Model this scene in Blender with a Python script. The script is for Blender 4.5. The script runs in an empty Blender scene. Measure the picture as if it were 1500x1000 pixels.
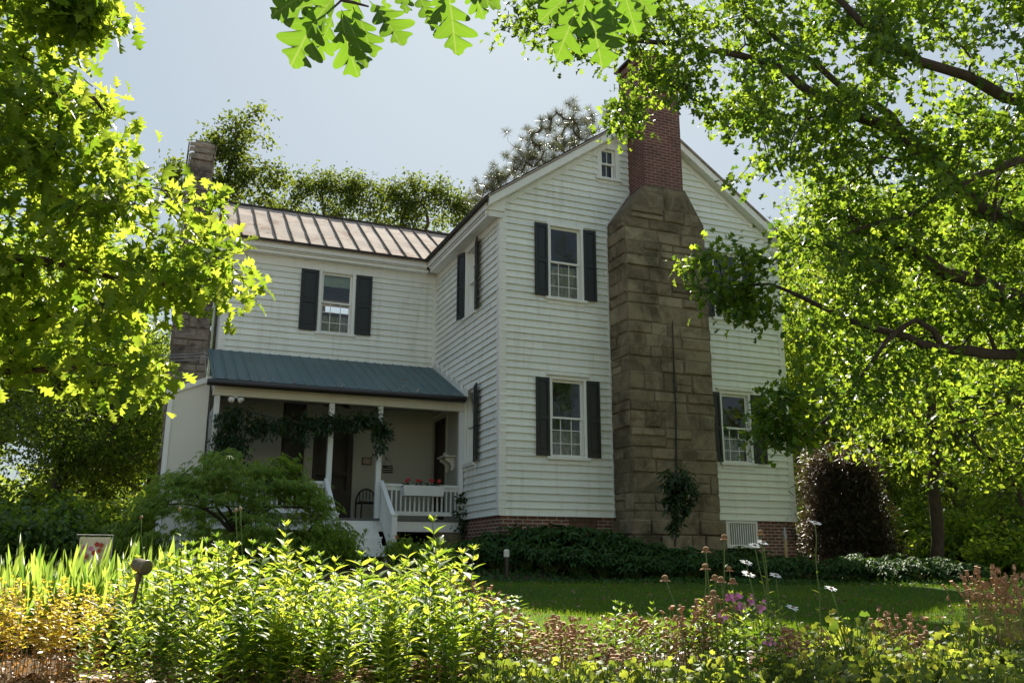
import bpy, math, random
import numpy as np
from mathutils import Vector
R = math.radians
SC = bpy.context.scene
COL = SC.collection
random.seed(7)
RNG = np.random.default_rng(11)

# ------------------------------------------------------------------ camera, sky, sun, exposure
F, CX, CY, CZ, YAW, PIT = 1289.998, -6.608, -16.596, -0.917, 0.393, 0.246
cam = bpy.data.cameras.new('camera')
camo = bpy.data.objects.new('camera', cam); COL.objects.link(camo)
camo.location = (CX, CY, CZ); camo.rotation_euler = (math.pi/2+PIT, 0, -YAW)
cam.sensor_width = 36; cam.lens = F/1500*36; cam.clip_end = 2000; cam.clip_start = .05
SC.camera = camo
SUN_EL, SUN_AZ = R(44), R(24)            # azimuth measured from +Y towards +X
w = bpy.data.worlds.new('World'); SC.world = w; w.use_nodes = True
wn = w.node_tree.nodes; wl = w.node_tree.links
bg = wn['Background']; sky = wn.new('ShaderNodeTexSky'); sky.sky_type = 'NISHITA'; sky.sun_disc = False
sky.sun_elevation = SUN_EL; sky.sun_rotation = SUN_AZ; sky.dust_density = 2.2; sky.air_density = 1.1; sky.ozone_density = 1.5
hs = wn.new('ShaderNodeHueSaturation'); hs.inputs['Saturation'].default_value = 1.45
gm = wn.new('ShaderNodeGamma'); gm.inputs[1].default_value = .18
wl.new(sky.outputs[0], gm.inputs[0]); wl.new(gm.outputs[0], hs.inputs['Color']); tn = wn.new('ShaderNodeMix'); tn.data_type = 'RGBA'; tn.blend_type = 'MULTIPLY'; tn.inputs[0].default_value = 1; tn.inputs[7].default_value = (.84, .97, 1.07, 1)
wl.new(hs.outputs[0], tn.inputs[6]); wl.new(tn.outputs[2], bg.inputs[0])
bg.inputs[1].default_value = .128
sun = bpy.data.lights.new('sun', 'SUN'); sun.energy = 3.9; sun.angle = R(.55); sun.color = (1, .93, .80)
suno = bpy.data.objects.new('sun', sun); COL.objects.link(suno)
sd = Vector((math.sin(SUN_AZ)*math.cos(SUN_EL), math.cos(SUN_AZ)*math.cos(SUN_EL), math.sin(SUN_EL)))
suno.rotation_euler = sd.to_track_quat('Z', 'Y').to_euler(); suno.location = (0, 30, 40)
SC.view_settings.view_transform = 'Standard'; SC.view_settings.look = 'None'
SC.view_settings.gamma = 1; SC.view_settings.exposure = 1.88
SC.render.engine = 'CYCLES'
SC.cycles.max_bounces = 8; SC.cycles.diffuse_bounces = 4; SC.cycles.transmission_bounces = 6; SC.cycles.transparent_max_bounces = 8

# ------------------------------------------------------------------ helpers
FW = np.array([math.sin(YAW)*math.cos(PIT), math.cos(YAW)*math.cos(PIT), math.sin(PIT)])
RT = np.array([math.cos(YAW), -math.sin(YAW), 0]); UP = np.cross(RT, FW); CO = np.array([CX, CY, CZ])
def at(px, py, d):
    return CO+(FW+RT*((px-750)/F)+UP*((500-py)/F))*d
def on(px, py, ax, v):
    i = 'XYZ'.index(ax); r = FW+RT*((px-750)/F)+UP*((500-py)/F)
    return CO+r*((v-CO[i])/r[i])
def gz(x, y):
    x = np.asarray(x, float); y = np.asarray(y, float)
    u = (x-CX)*math.sin(YAW)+(y-CY)*math.cos(YAW)
    z = np.interp(y, [-60, -9, -2.2, -.4, 300], [-1.42, -1.42, -1.24, -.92, -.9])
    z = z+np.interp(u, [2, 3.8, 8, 9], [-.95, -.1, -.02, 0])
    z = z+np.interp(y, [-95, -75, -24, -19], [11, 9.5, .3, 0])  # added rise behind the viewer, shaped to throw sunlight back at the house
    return z+.02*np.sin(x*1.3+y*.7)+.015*np.sin(x*.6-y*1.9)
def gp(px, d):
    p = at(px, 823, d); return np.array([p[0], p[1], float(gz(p[0], p[1]))])

def link(o, parent=None):
    COL.objects.link(o)
    if parent is not None: o.parent = parent
    return o
def tag(o, label=None, cat=None, group=None, kind=None):
    if label: o['label'] = label
    if cat: o['category'] = cat
    if group: o['group'] = group
    if kind: o['kind'] = kind
    return o
def empty(name, label, cat, loc=(0, 0, 0), group=None):
    o = bpy.data.objects.new(name, None); o.location = loc; o.empty_display_size = .2
    link(o); return tag(o, label, cat, group)
def np_obj(name, V, Fc, mat, parent=None, smooth=False):
    me = bpy.data.meshes.new(name); V = np.asarray(V, np.float32); Fc = np.asarray(Fc, np.int32)
    m, k = Fc.shape
    me.vertices.add(len(V)); me.vertices.foreach_set('co', V.ravel())
    me.loops.add(m*k); me.loops.foreach_set('vertex_index', Fc.ravel())
    me.polygons.add(m); me.polygons.foreach_set('loop_start', np.arange(m, dtype=np.int32)*k)
    if smooth: me.polygons.foreach_set('use_smooth', np.ones(m, bool))
    me.update(calc_edges=True); me.materials.append(mat)
    return link(bpy.data.objects.new(name, me), parent)

class MB:
    def __init__(s): s.v = []; s.f = []
    def add(s, vs, fs):
        n = len(s.v); s.v += [tuple(map(float, p)) for p in vs]; s.f += [tuple(i+n for i in f) for f in fs]
    def hexa(s, p):      # 8 corners: bottom loop 4, top loop 4
        s.add(p, [(3, 2, 1, 0), (4, 5, 6, 7), (0, 1, 5, 4), (1, 2, 6, 5), (2, 3, 7, 6), (3, 0, 4, 7)])
    def box(s, x0, x1, y0, y1, z0, z1):
        s.hexa([(x0, y0, z0), (x1, y0, z0), (x1, y1, z0), (x0, y1, z0), (x0, y0, z1), (x1, y0, z1), (x1, y1, z1), (x0, y1, z1)])
    def poly(s, pts): s.add(pts, [tuple(range(len(pts)))])
    def prism(s, pts, vec):
        n = len(pts); q = [tuple(np.add(p, vec)) for p in pts]
        s.add(list(pts)+q, [tuple(range(n))[::-1], tuple(range(n, 2*n))]+[(i, (i+1) % n, n+(i+1) % n, n+i) for i in range(n)])
    def tube(s, pts, radii, n=8, caps=True):
        P = [Vector(p) for p in pts]; N = len(P)
        if not hasattr(radii, '__len__'): radii = [radii]*N
        vs = []; ref = None
        for i in range(N):
            t = (P[min(i+1, N-1)]-P[max(i-1, 0)]).normalized()
            if ref is None:
                ref = t.orthogonal().normalized()
            else:
                ref = (ref-t*ref.dot(t)); ref = ref.normalized() if ref.length > 1e-6 else t.orthogonal().normalized()
            b = t.cross(ref)
            for k in range(n):
                a = 2*math.pi*k/n; vs.append(P[i]+(ref*math.cos(a)+b*math.sin(a))*radii[i])
        fs = [(i*n+k, i*n+(k+1) % n, (i+1)*n+(k+1) % n, (i+1)*n+k) for i in range(N-1) for k in range(n)]
        if caps: fs += [tuple(range(n))[::-1], tuple(range((N-1)*n, N*n))]
        s.add(vs, fs)
    def lathe(s, c, prof, n=16, axis=(0, 0, 1)):
        s.tube([Vector(c)+Vector(axis)*z for r, z in prof], [max(r, 1e-4) for r, z in prof], n)
    def build(s, name, mat, parent=None, smooth=False, bevel=0):
        me = bpy.data.meshes.new(name); me.from_pydata(s.v, [], s.f); me.update()
        if smooth: me.polygons.foreach_set('use_smooth', np.ones(len(me.polygons), bool))
        me.materials.append(mat); o = link(bpy.data.objects.new(name, me), parent)
        if bevel:
            b = o.modifiers.new('bevel', 'BEVEL'); b.width = bevel; b.segments = 2; b.limit_method = 'ANGLE'
        return o

# ------------------------------------------------------------------ materials
def newmat(name):
    m = bpy.data.materials.new(name); m.use_nodes = True; nt = m.node_tree
    return m, nt.nodes, nt.links, nt.nodes['Principled BSDF']
def ramp(n, l, src, cols):
    r = n.new('ShaderNodeValToRGB'); e = r.color_ramp.elements
    e[0].position = cols[0][0]; e[0].color = (*cols[0][1], 1); e[1].position = cols[-1][0]; e[1].color = (*cols[-1][1], 1)
    for p, c in cols[1:-1]:
        x = e.new(p); x.color = (*c, 1)
    l.new(src, r.inputs[0]); return r.outputs[0]
def mixc(n, l, fac, a, b, mode='MIX'):
    m = n.new('ShaderNodeMix'); m.data_type = 'RGBA'; m.blend_type = mode
    for s, v in ((0, fac), (6, a), (7, b)):
        if hasattr(v, 'is_linked'): l.new(v, m.inputs[s])
        else: m.inputs[s].default_value = v if s == 0 else (*v, 1)
    return m.outputs[2]
def objco(n, l, scale=(1, 1, 1)):
    t = n.new('ShaderNodeTexCoord'); mp = n.new('ShaderNodeMapping'); mp.inputs['Scale'].default_value = scale
    l.new(t.outputs['Object'], mp.inputs[0]); return mp.outputs[0]
def noise(n, l, co, scale, detail=4, rough=.6, dist=0):
    x = n.new('ShaderNodeTexNoise'); x.inputs['Scale'].default_value = scale; x.inputs['Detail'].default_value = detail
    x.inputs['Roughness'].default_value = rough; x.inputs['Distortion'].default_value = dist
    l.new(co, x.inputs['Vector']); return x.outputs['Fac']
def island(n):
    return n.new('ShaderNodeNewGeometry').outputs['Random Per Island']
def bump(n, l, h, bsdf, strength=.3, dist=.02):
    b = n.new('ShaderNodeBump'); b.inputs['Strength'].default_value = strength; b.inputs['Distance'].default_value = dist
    l.new(h, b.inputs['Height']); l.new(b.outputs[0], bsdf.inputs['Normal'])

def plain(name, c, rough=.6, var=.25, scale=3, metal=0, stretch=(1, 1, 1), bmp=.15, spec=.5):
    m, n, l, b = newmat(name); co = objco(n, l, stretch); nz = noise(n, l, co, scale, 6)
    dark = tuple(x*(1-var) for x in c); lite = tuple(min(1, x*(1+var*.6)) for x in c)
    l.new(ramp(n, l, nz, [(.3, dark), (.7, lite)]), b.inputs['Base Color'])
    b.inputs['Roughness'].default_value = rough; b.inputs['Metallic'].default_value = metal
    b.inputs['Specular IOR Level'].default_value = spec
    if bmp: bump(n, l, noise(n, l, co, scale*8, 4), b, bmp, .01)
    return m
def paint(name, c, dirt=(.42, .40, .33), amt=.5):
    m, n, l, b = newmat(name); co = objco(n, l); streak = objco(n, l, (3, 3, .35))
    base = mixc(n, l, island(n), tuple(x*.88 for x in c), c)
    s = ramp(n, l, noise(n, l, streak, 2.2, 8, .7), [(.5, (0, 0, 0)), (.8, (amt, amt, amt))])
    l.new(mixc(n, l, s, base, dirt), b.inputs['Base Color'])
    b.inputs['Roughness'].default_value = .5
    bump(n, l, noise(n, l, co, 30, 5), b, .12, .006)
    return m
def leafmat(name, c0, c1, t0, t1, trans=.45, rough=.42, spec=.45, tip=None, tp=.88):
    m, n, l, b = newmat(name); r = island(n)
    cols = [(0, c0), (1, c1)] if tip is None else [(0, c0), (tp-.04, c1), (tp, tip), (1, tip)]
    co = objco(n, l); nz = noise(n, l, co, 1.1, 3)
    base = ramp(n, l, r, cols)
    l.new(mixc(n, l, ramp(n, l, nz, [(.3, (0, 0, 0)), (.7, (.5, .5, .5))]), base, c1), b.inputs['Base Color'])
    b.inputs['Roughness'].default_value = rough; b.inputs['Specular IOR Level'].default_value = spec
    t = n.new('ShaderNodeBsdfTranslucent'); l.new(ramp(n, l, r, [(0, t0), (1, t1)]), t.inputs[0])
    mx = n.new('ShaderNodeMixShader'); mx.inputs[0].default_value = trans
    l.new(b.outputs[0], mx.inputs[1]); l.new(t.outputs[0], mx.inputs[2])
    l.new(mx.outputs[0], n['Material Output'].inputs[0]); return m
def brickmat(name, c1, c2, mortar, bw=.215, bh=.072, ms=.012, dark=.5):
    m, n, l, b = newmat(name); t = n.new('ShaderNodeTexCoord'); s = n.new('ShaderNodeSeparateXYZ'); l.new(t.outputs['Object'], s.inputs[0])
    a = n.new('ShaderNodeMath'); l.new(s.outputs[0], a.inputs[0]); l.new(s.outputs[1], a.inputs[1])
    c = n.new('ShaderNodeCombineXYZ'); l.new(a.outputs[0], c.inputs[0]); l.new(s.outputs[2], c.inputs[1])
    k = n.new('ShaderNodeTexBrick'); l.new(c.outputs[0], k.inputs['Vector']); k.inputs['Scale'].default_value = 1
    k.inputs['Brick Width'].default_value = bw; k.inputs['Row Height'].default_value = bh; k.inputs['Mortar Size'].default_value = ms
    k.inputs['Mortar Smooth'].default_value = .3; k.inputs['Bias'].default_value = -.2
    k.inputs['Color1'].default_value = (*c1, 1); k.inputs['Color2'].default_value = (*c2, 1); k.inputs['Mortar'].default_value = (*mortar, 1)
    nz = noise(n, l, t.outputs['Object'], 2.5, 8, .7)
    l.new(mixc(n, l, ramp(n, l, nz, [(.42, (0, 0, 0)), (.72, (dark, dark, dark))]), k.outputs['Color'], tuple(x*.35 for x in c1)), b.inputs['Base Color'])
    b.inputs['Roughness'].default_value = .75
    iv = n.new('ShaderNodeMath'); iv.operation = 'SUBTRACT'; iv.inputs[0].default_value = 1; l.new(k.outputs['Fac'], iv.inputs[1])
    bump(n, l, iv.outputs[0], b, .6, .012); return m
def stonemat(name, cols, moss=(.06, .05, .03), mamt=.8):
    m, n, l, b = newmat(name); co = objco(n, l); r = island(n)
    base = ramp(n, l, r, [(i/(len(cols)-1), c) for i, c in enumerate(cols)])
    nz = noise(n, l, co, 1.6, 10, .7, .6); n2 = noise(n, l, co, 9, 8, .7)
    c = mixc(n, l, ramp(n, l, nz, [(.42, (0, 0, 0)), (.62, (mamt,)*3)]), base, moss)
    n3 = noise(n, l, co, .9, 9, .72, .8)
    c = mixc(n, l, ramp(n, l, n3, [(.48, (0, 0, 0)), (.6, (.7,)*3)]), c, tuple((x+y)/2 for x, y in zip(cols[-1], cols[-2])))
    c = mixc(n, l, ramp(n, l, n2, [(.55, (0, 0, 0)), (.8, (.35,)*3)]), c, tuple(x*1.25 for x in cols[-1]))
    l.new(c, b.inputs['Base Color']); b.inputs['Roughness'].default_value = .9; b.inputs['Specular IOR Level'].default_value = .2
    bump(n, l, noise(n, l, co, 5, 10, .75), b, 1, .05); return m

M = {}
M['white'] = paint('white_clapboard_paint', (.84, .86, .79))
M['trim'] = paint('white_trim_paint', (.85, .85, .80), amt=.25)
M['cream'] = paint('cream_trim_paint', (.76, .74, .64), amt=.2)
M['porch_shaded_white'] = paint('porch_wall_shade_paint', (.50, .50, .43), amt=.15)  # white boards darkened, some of the porch shade is in this colour
M['shutter'] = plain('black_green_shutter_paint', (.009, .012, .011), .45, .3, 6)
M['dark'] = plain('dark_stained_wood', (.03, .018, .012), .55, .4, 5, stretch=(1, 1, .2))
M['interior'] = plain('interior_shade_colour', (.10, .09, .08), .9)  # dark colour stands in for the shade inside rooms and doorways
M['wood'] = plain('weathered_wood', (.14, .085, .055), .8, .5, 6, stretch=(4, 4, .4))
M['stake'] = plain('pale_wooden_handle', (.45, .30, .13), .6, .3, 6)
M['curtain'] = plain('lace_curtain_cloth', (.42, .42, .36), .9, .4, 14)
M['pale'] = plain('pale_green_blind', (.35, .45, .36), .8, .2, 5)
M['brick'] = brickmat('weathered_red_brick', (.15, .043, .033), (.095, .03, .024), (.26, .19, .145), dark=.6)
M['brick2'] = brickmat('foundation_brick', (.20, .075, .05), (.10, .04, .032), (.42, .36, .30), dark=.5)
M['stone'] = stonemat('brown_sandstone', [(.15, .122, .075), (.22, .178, .112), (.26, .21, .135), (.34, .285, .19)])
M['stone_l'] = stonemat('grey_sandstone', [(.17, .145, .12), (.30, .26, .21), (.40, .34, .27)], (.035, .03, .028), .85)
M['mortar'] = plain('lime_mortar', (.15, .12, .075), .95, .5, 4)
M['flash'] = plain('white_flashing', (.75, .75, .70), .4, .15, 4)
M['gutter'] = plain('dark_brown_gutter', (.022, .015, .013), .35, .3, 5)
M['metal'] = plain('grey_zinc', (.35, .36, .37), .4, .3, 8, metal=.8)
M['wire'] = plain('dark_cable', (.02, .02, .02), .6)
M['bronze'] = plain('bronze_lamp_housing', (.20, .16, .12), .35, .4, 12, metal=.5)
M['rail'] = paint('white_rail_paint', (.80, .82, .80), amt=.2)
M['bark'] = plain('grey_brown_bark', (.075, .052, .038), .95, .5, 7, stretch=(2, 2, .6), bmp=.9)
M['bark_d'] = plain('dark_bark', (.065, .05, .04), .95, .5, 7, stretch=(2, 2, .6), bmp=.9)
M['stem'] = plain('green_stem', (.10, .16, .03), .6)
M['straw'] = plain('dry_straw_stem', (.33, .22, .11), .8)
M['bur'] = plain('brown_seed_bur', (.38, .21, .11), .85, .5, 30)
M['tan'] = plain('tan_seed_head', (.46, .27, .12), .9, .75, 90, bmp=1)
M['petal'] = plain('white_petal', (.80, .80, .78), .6, .1)
M['pink'] = plain('pink_petal', (.66, .24, .50), .6, .25, 40)
M['red'] = plain('red_petal', (.45, .03, .03), .6, .3, 40)
M['flagcloth'] = plain('cream_flag_cloth', (.72, .68, .58), .85, .1)
M['tagred'] = plain('red_plastic', (.5, .03, .02), .4)
M['lampglass'] = plain('clear_flood_bulb', (.75, .76, .72), .2, .1)
M['void_shade'] = plain('crawlspace_shade_black', (.02, .017, .013), .95)  # near-black colour for the shade below the floors

def roofmat(name, c, rust, rustpos, rough, metal):
    m, n, l, b = newmat(name); co = objco(n, l); st = objco(n, l, (1, .25, .25))
    base = mixc(n, l, noise(n, l, st, 3, 8, .7), tuple(x*.7 for x in c), tuple(x*1.2 for x in c))
    c2 = mixc(n, l, ramp(n, l, noise(n, l, co, 1.5, 9, .75, .4), [(rustpos, (0, 0, 0)), (rustpos+.06, (.9,)*3)]), base, rust)
    b.inputs['Specular IOR Level'].default_value = .25 if rough < .6 else .03; l.new(c2, b.inputs['Base Color']); b.inputs['Roughness'].default_value = rough; b.inputs['Metallic'].default_value = metal
    bump(n, l, noise(n, l, co, 5, 4), b, .25, .02); return m
M['roof'] = roofmat('rusty_pink_metal_roof', (.44, .375, .325), (.31, .22, .17), .52, .9, 0)
M['seam'] = plain('shadow_black_roof_seam', (.065, .058, .05), .95, spec=.02)  # old black paint plus the shadow side of the seams, in one colour
M['teal'] = roofmat('teal_metal_roof', (.095, .148, .155), (.10, .055, .035), .61, .5, 0)
def glassmat():
    m, n, l, b = newmat('old_window_glass'); co = objco(n, l)
    g = n.new('ShaderNodeBsdfGlossy'); g.inputs['Roughness'].default_value = .01; g.inputs['Color'].default_value = (.9, .93, .93, 1)
    bp_ = n.new('ShaderNodeBump'); bp_.inputs['Strength'].default_value = .10; bp_.inputs['Distance'].default_value = .02
    l.new(noise(n, l, co, 5, 2), bp_.inputs['Height']); l.new(bp_.outputs[0], g.inputs['Normal'])
    t = n.new('ShaderNodeBsdfTransparent'); t.inputs[0].default_value = (.85, .88, .86, 1)
    fr = n.new('ShaderNodeFresnel'); fr.inputs[0].default_value = 1.5
    a = n.new('ShaderNodeMath'); a.inputs[1].default_value = .02; l.new(fr.outputs[0], a.inputs[0])
    mx = n.new('ShaderNodeMixShader'); l.new(a.outputs[0], mx.inputs[0]); l.new(t.outputs[0], mx.inputs[1]); l.new(g.outputs[0], mx.inputs[2])
    l.new(mx.outputs[0], n['Material Output'].inputs[0]); return m
M['glass'] = glassmat()
# leaves
M['oak'] = leafmat('oak_leaf', (.035, .085, .010), (.075, .15, .018), (.16, .29, .014), (.60, .69, .06), .53, .45, .3)
M['oak_r'] = leafmat('right_oak_leaf', (.025, .065, .012), (.055, .12, .018), (.07, .16, .012), (.46, .62, .04), .48, .45, .35)
M['oak_n'] = leafmat('near_oak_leaf', (.03, .075, .014), (.045, .10, .02), (.11, .24, .015), (.20, .36, .02), .5, .5, .3, tip=(.05, .09, .02))
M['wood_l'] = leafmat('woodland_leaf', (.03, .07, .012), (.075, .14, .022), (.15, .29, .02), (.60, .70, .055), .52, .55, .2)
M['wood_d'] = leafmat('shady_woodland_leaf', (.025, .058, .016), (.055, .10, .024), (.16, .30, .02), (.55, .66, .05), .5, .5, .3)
M['far'] = leafmat('far_leaf', (.06, .09, .035), (.10, .14, .045), (.24, .32, .05), (.46, .52, .08), .42, .5, .35)
M['skyl'] = leafmat('skyline_leaf', (.035, .06, .02), (.075, .11, .03), (.08, .13, .02), (.34, .40, .04), .4, .7, .05)
M['needle'] = leafmat('pine_needle', (.05, .06, .04), (.10, .105, .065), (.1, .13, .05), (.2, .2, .08), .25)
M['maple'] = leafmat('lace_maple_leaf', (.07, .15, .025), (.14, .23, .04), (.24, .44, .03), (.50, .62, .06), .42, .6, .15, tip=(.28, .30, .06))
M['vine'] = leafmat('vine_leaf', (.015, .04, .012), (.03, .065, .018), (.04, .09, .01), (.08, .14, .02), .3)
M['hell'] = leafmat('dark_glossy_leaf', (.022, .06, .022), (.05, .11, .03), (.06, .14, .015), (.14, .24, .03), .25, .55, .12, tip=(.06, .09, .03))
M['ever'] = leafmat('dark_evergreen_leaf', (.022, .018, .010), (.045, .036, .018), (.05, .03, .01), (.10, .06, .015), .25)
M['peren'] = leafmat('tall_perennial_leaf', (.06, .13, .02), (.11, .20, .03), (.24, .38, .02), (.82, .84, .09), .55, .5, .2, tip=(.26, .17, .05), tp=.95)
M['peren_d'] = leafmat('deep_green_perennial_leaf', (.035, .085, .015), (.07, .14, .025), (.12, .24, .015), (.44, .56, .05), .5, .45, .3, tip=(.22, .15, .05), tp=.96)
M['iris'] = leafmat('iris_blade', (.06, .13, .035), (.13, .21, .05), (.14, .30, .03), (.58, .72, .10), .45, .4, .35)
M['gold'] = leafmat('yellowing_leaf', (.26, .20, .025), (.38, .32, .04), (.74, .58, .03), (.90, .76, .10), .5)
M['rust'] = leafmat('withered_orange_leaf', (.26, .11, .03), (.34, .17, .06), (.60, .25, .04), (.70, .38, .10), .4)
M['geum'] = leafmat('low_bed_leaf', (.075, .12, .03), (.14, .19, .04), (.13, .22, .02), (.56, .60, .06), .48, .55, .2, tip=(.34, .25, .04))
M['bush'] = leafmat('round_shrub_leaf', (.035, .08, .018), (.06, .12, .025), (.15, .30, .02), (.32, .46, .03), .4)
M['litter'] = leafmat('fallen_leaf', (.10, .055, .03), (.25, .15, .085), (.2, .1, .04), (.35, .2, .08), .3)
M['grass'] = leafmat('grass_blade', (.045, .10, .013), (.075, .15, .02), (.20, .38, .014), (.42, .55, .025), .4, .6, .15)

def veins(m):
    n = m.node_tree.nodes; l = m.node_tree.links; b = n['Principled BSDF']; t = n.new('ShaderNodeTexCoord'); s = n.new('ShaderNodeSeparateXYZ'); l.new(t.outputs['Object'], s.inputs[0])
    def mt(op, a, c=None):
        x = n.new('ShaderNodeMath'); x.operation = op
        for i, v in enumerate((a, c)):
            if v is None: continue
            if hasattr(v, 'is_linked'): l.new(v, x.inputs[i])
            else: x.inputs[i].default_value = v
        return x.outputs[0]
    ax = mt('ABSOLUTE', s.outputs[0]); side = mt('GREATER_THAN', mt('SINE', mt('MULTIPLY', mt('SUBTRACT', s.outputs[1], mt('MULTIPLY', ax, .9)), 50)), .96)
    v = mt('MULTIPLY', mt('MAXIMUM', mt('LESS_THAN', ax, .011), mt('MULTIPLY', side, .45)), .55)
    for nd in list(n):
        if nd.type in ('BSDF_PRINCIPLED', 'BSDF_TRANSLUCENT'):
            i = nd.inputs[0]; src = i.links[0].from_socket; l.new(mixc(n, l, v, src, (.30, .36, .10)), i)
veins(M['oak_n'])
def groundmat(name, cols, scale, b2=.6):
    m, n, l, b = newmat(name); t = n.new('ShaderNodeTexCoord'); co = t.outputs['Object']
    c = ramp(n, l, noise(n, l, co, scale, 10, .75), [(.3+.4*i/(len(cols)-1), c) for i, c in enumerate(cols)])
    c = mixc(n, l, ramp(n, l, noise(n, l, co, .35, 4), [(.4, (0, 0, 0)), (.65, (.5,)*3)]), c, cols[0])
    l.new(c, b.inputs['Base Color']); b.inputs['Roughness'].default_value = .95; b.inputs['Specular IOR Level'].default_value = .1
    bump(n, l, noise(n, l, co, scale*6, 6), b, b2, .03); return m
M['earth'] = groundmat('leafy_earth', [(.045, .032, .02), (.09, .065, .04), (.15, .11, .075)], 3)
M['bounce_ground'] = groundmat('pale_bounce_ground', [(.36, .34, .24), (.45, .43, .31), (.52, .50, .38)], 5)  # pale colour of the added bounce slope
M['lawn'] = groundmat('lawn_turf', [(.026, .062, .009), (.042, .085, .013), (.058, .11, .018)], 9)

# ------------------------------------------------------------------ ground and lawn
def sheet(name, xs, ys, dz, mat):
    X, Y = np.meshgrid(xs, ys); Z = gz(X, Y)+dz
    V = np.stack([X, Y, Z], -1).reshape(-1, 3); nx = len(xs)
    i = np.arange(len(ys)-1)[:, None]*nx+np.arange(nx-1)[None]; i = i.ravel()
    return np_obj(name, V, np.stack([i, i+1, i+nx+1, i+nx], -1), mat, smooth=True)
fx = np.concatenate([[-700, -300, -120, -60], np.arange(-30, 34, .5), [60, 120, 300, 700]])
fy = np.concatenate([[-300, -100, -50, -30], np.arange(-20, 20, .4), [30, 60, 120, 300, 900]])
tag(sheet('ground', fx, fy, 0, M['earth']), kind='structure')
LAWN = (-4.2, 20, -11.6, -2.15)
tag(sheet('lawn', np.arange(-4.2, 20.1, .4), np.arange(-11.6, -2.1, .4), .02, M['lawn']), kind='structure')

tag(sheet('bounce_slope', np.arange(-60, 50.1, 1), np.concatenate([np.arange(-100, -20, 4), np.arange(-20, -17.9, .25)]), .015, M['bounce_ground']), kind='structure')  # added unseen slope, reflects sun onto the shaded house front
# ------------------------------------------------------------------ house
HOUSE = empty('farmhouse', 'white clapboard two storey farmhouse with black shutters and stone end chimney', 'house', (3.67, 0, -.9))
HOUSE_LOC = Vector((3.67, 0, -.9))
def hp(o):                                   # parent a world-space part to the house without moving it
    o.parent = HOUSE; o.location = o.location-HOUSE_LOC; return o
YW, W, L, DEEP = 4.47, 7.34, 5.28, 11.0
APX, APZ, SL = 3.67, 9.54, .71
roofz = lambda x: APZ-SL*abs(x-APX)
G = lambda u, o, z: (u, -o, z)               # gable wall
WG = lambda u, o, z: (u, YW-o, z)            # wing wall
LW = lambda u, o, z: (-o, u, z)              # wall facing left

def clap(P, span, z0, z1, holes, expo=.152, flip=False):
    mb = MB(); k = 0; z = z0
    while z < z1-1e-4:
        zb = z; zt = min(z+expo, z1); z = zt
        j0 = random.uniform(-.002, .002); off = lambda zz: (.042-.036*(zz-zb)/expo)+j0
        jn = [(u, u+.002, zb-1, zt+1) for u in (random.uniform(-5.2, 0), random.uniform(0, 2.6), random.uniform(4.7, 7.3)) if random.random() < .35]
        cuts = sorted({zb, zt} | {h for H in holes for h in H[2:] if zb < h < zt})
        for a, b in zip(cuts, cuts[1:]):
            s0, s1 = span(a), span(b)
            segs = [(s0[0], s0[1], s1[0], s1[1])]
            for h in holes+jn:
                if h[2] <= a+1e-6 and h[3] >= b-1e-6:
                    ns = []
                    for (p0, p1, q0, q1) in segs:
                        if p1 <= h[0] or p0 >= h[1]: ns.append((p0, p1, q0, q1)); continue
                        if p0 < h[0]: ns.append((p0, h[0], q0, h[0]))
                        if p1 > h[1]: ns.append((h[1], p1, h[1], q1))
                    segs = ns
            for (p0, p1, q0, q1) in segs:
                if p1-p0 < .01 and q1-q0 < .01: continue
                n = max(1, int((p1-p0)/1.3)); jb = random.uniform(-.003, .004); js = [jb+random.uniform(-.004, .004) for _ in range(n+1)]
                vs = []
                for i in range(n+1):
                    t = i/n; u0 = p0+(p1-p0)*t; u1 = q0+(q1-q0)*t
                    vs += [P(u0, 0, a), P(u0, off(a)+js[i], a+js[i]), P(u1, off(b), b)]
                fs = []
                for i in range(n):
                    c = i*3
                    fs += [(c, c+3, c+4, c+1), (c+1, c+4, c+5, c+2)]
                mb.add(vs, fs)
    return mb

def pbox(mb, P, u0, u1, o0, o1, z0, z1):
    mb.hexa([P(u0, o0, z0), P(u1, o0, z0), P(u1, o1, z0), P(u0, o1, z0), P(u0, o0, z1), P(u1, o0, z1), P(u1, o1, z1), P(u0, o1, z1)])

def shutter(P, u0, u1, z0, z1, hinge, ang, parent):
    mb = MB(); s = math.sin(ang); c = math.cos(ang); wd = u1-u0
    uh = u0 if hinge == 'l' else u1; sg = 1 if hinge == 'l' else -1
    def Q(t, o, z):                          # t along the shutter from its hinge
        return P(uh+sg*(t*c-o*s*0), .035+t*s+o, z)
    def b(t0, t1, o0, o1, za, zb): mb.hexa([Q(t0, o0, za), Q(t1, o0, za), Q(t1, o1, za), Q(t0, o1, za), Q(t0, o0, zb), Q(t1, o0, zb), Q(t1, o1, zb), Q(t0, o1, zb)])
    st = .055; zm = z0+(z1-z0)*.48
    b(0, st, 0, .035, z0, z1); b(wd-st, wd, 0, .035, z0, z1)
    for za, zb in ((z0, z0+.1), (zm-.04, zm+.04), (z1-.08, z1)): b(st, wd-st, .001, .034, za, zb)
    for za, zb in ((z0+.1, zm-.04), (zm+.04, z1-.08)):
        b(st, wd-st, .006, .016, za, zb)
        b(st+.035, wd-st-.035, .016, .024, za+.04, zb-.04)
    mb.build('shutter', M['shutter'], parent, bevel=.003)

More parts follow.
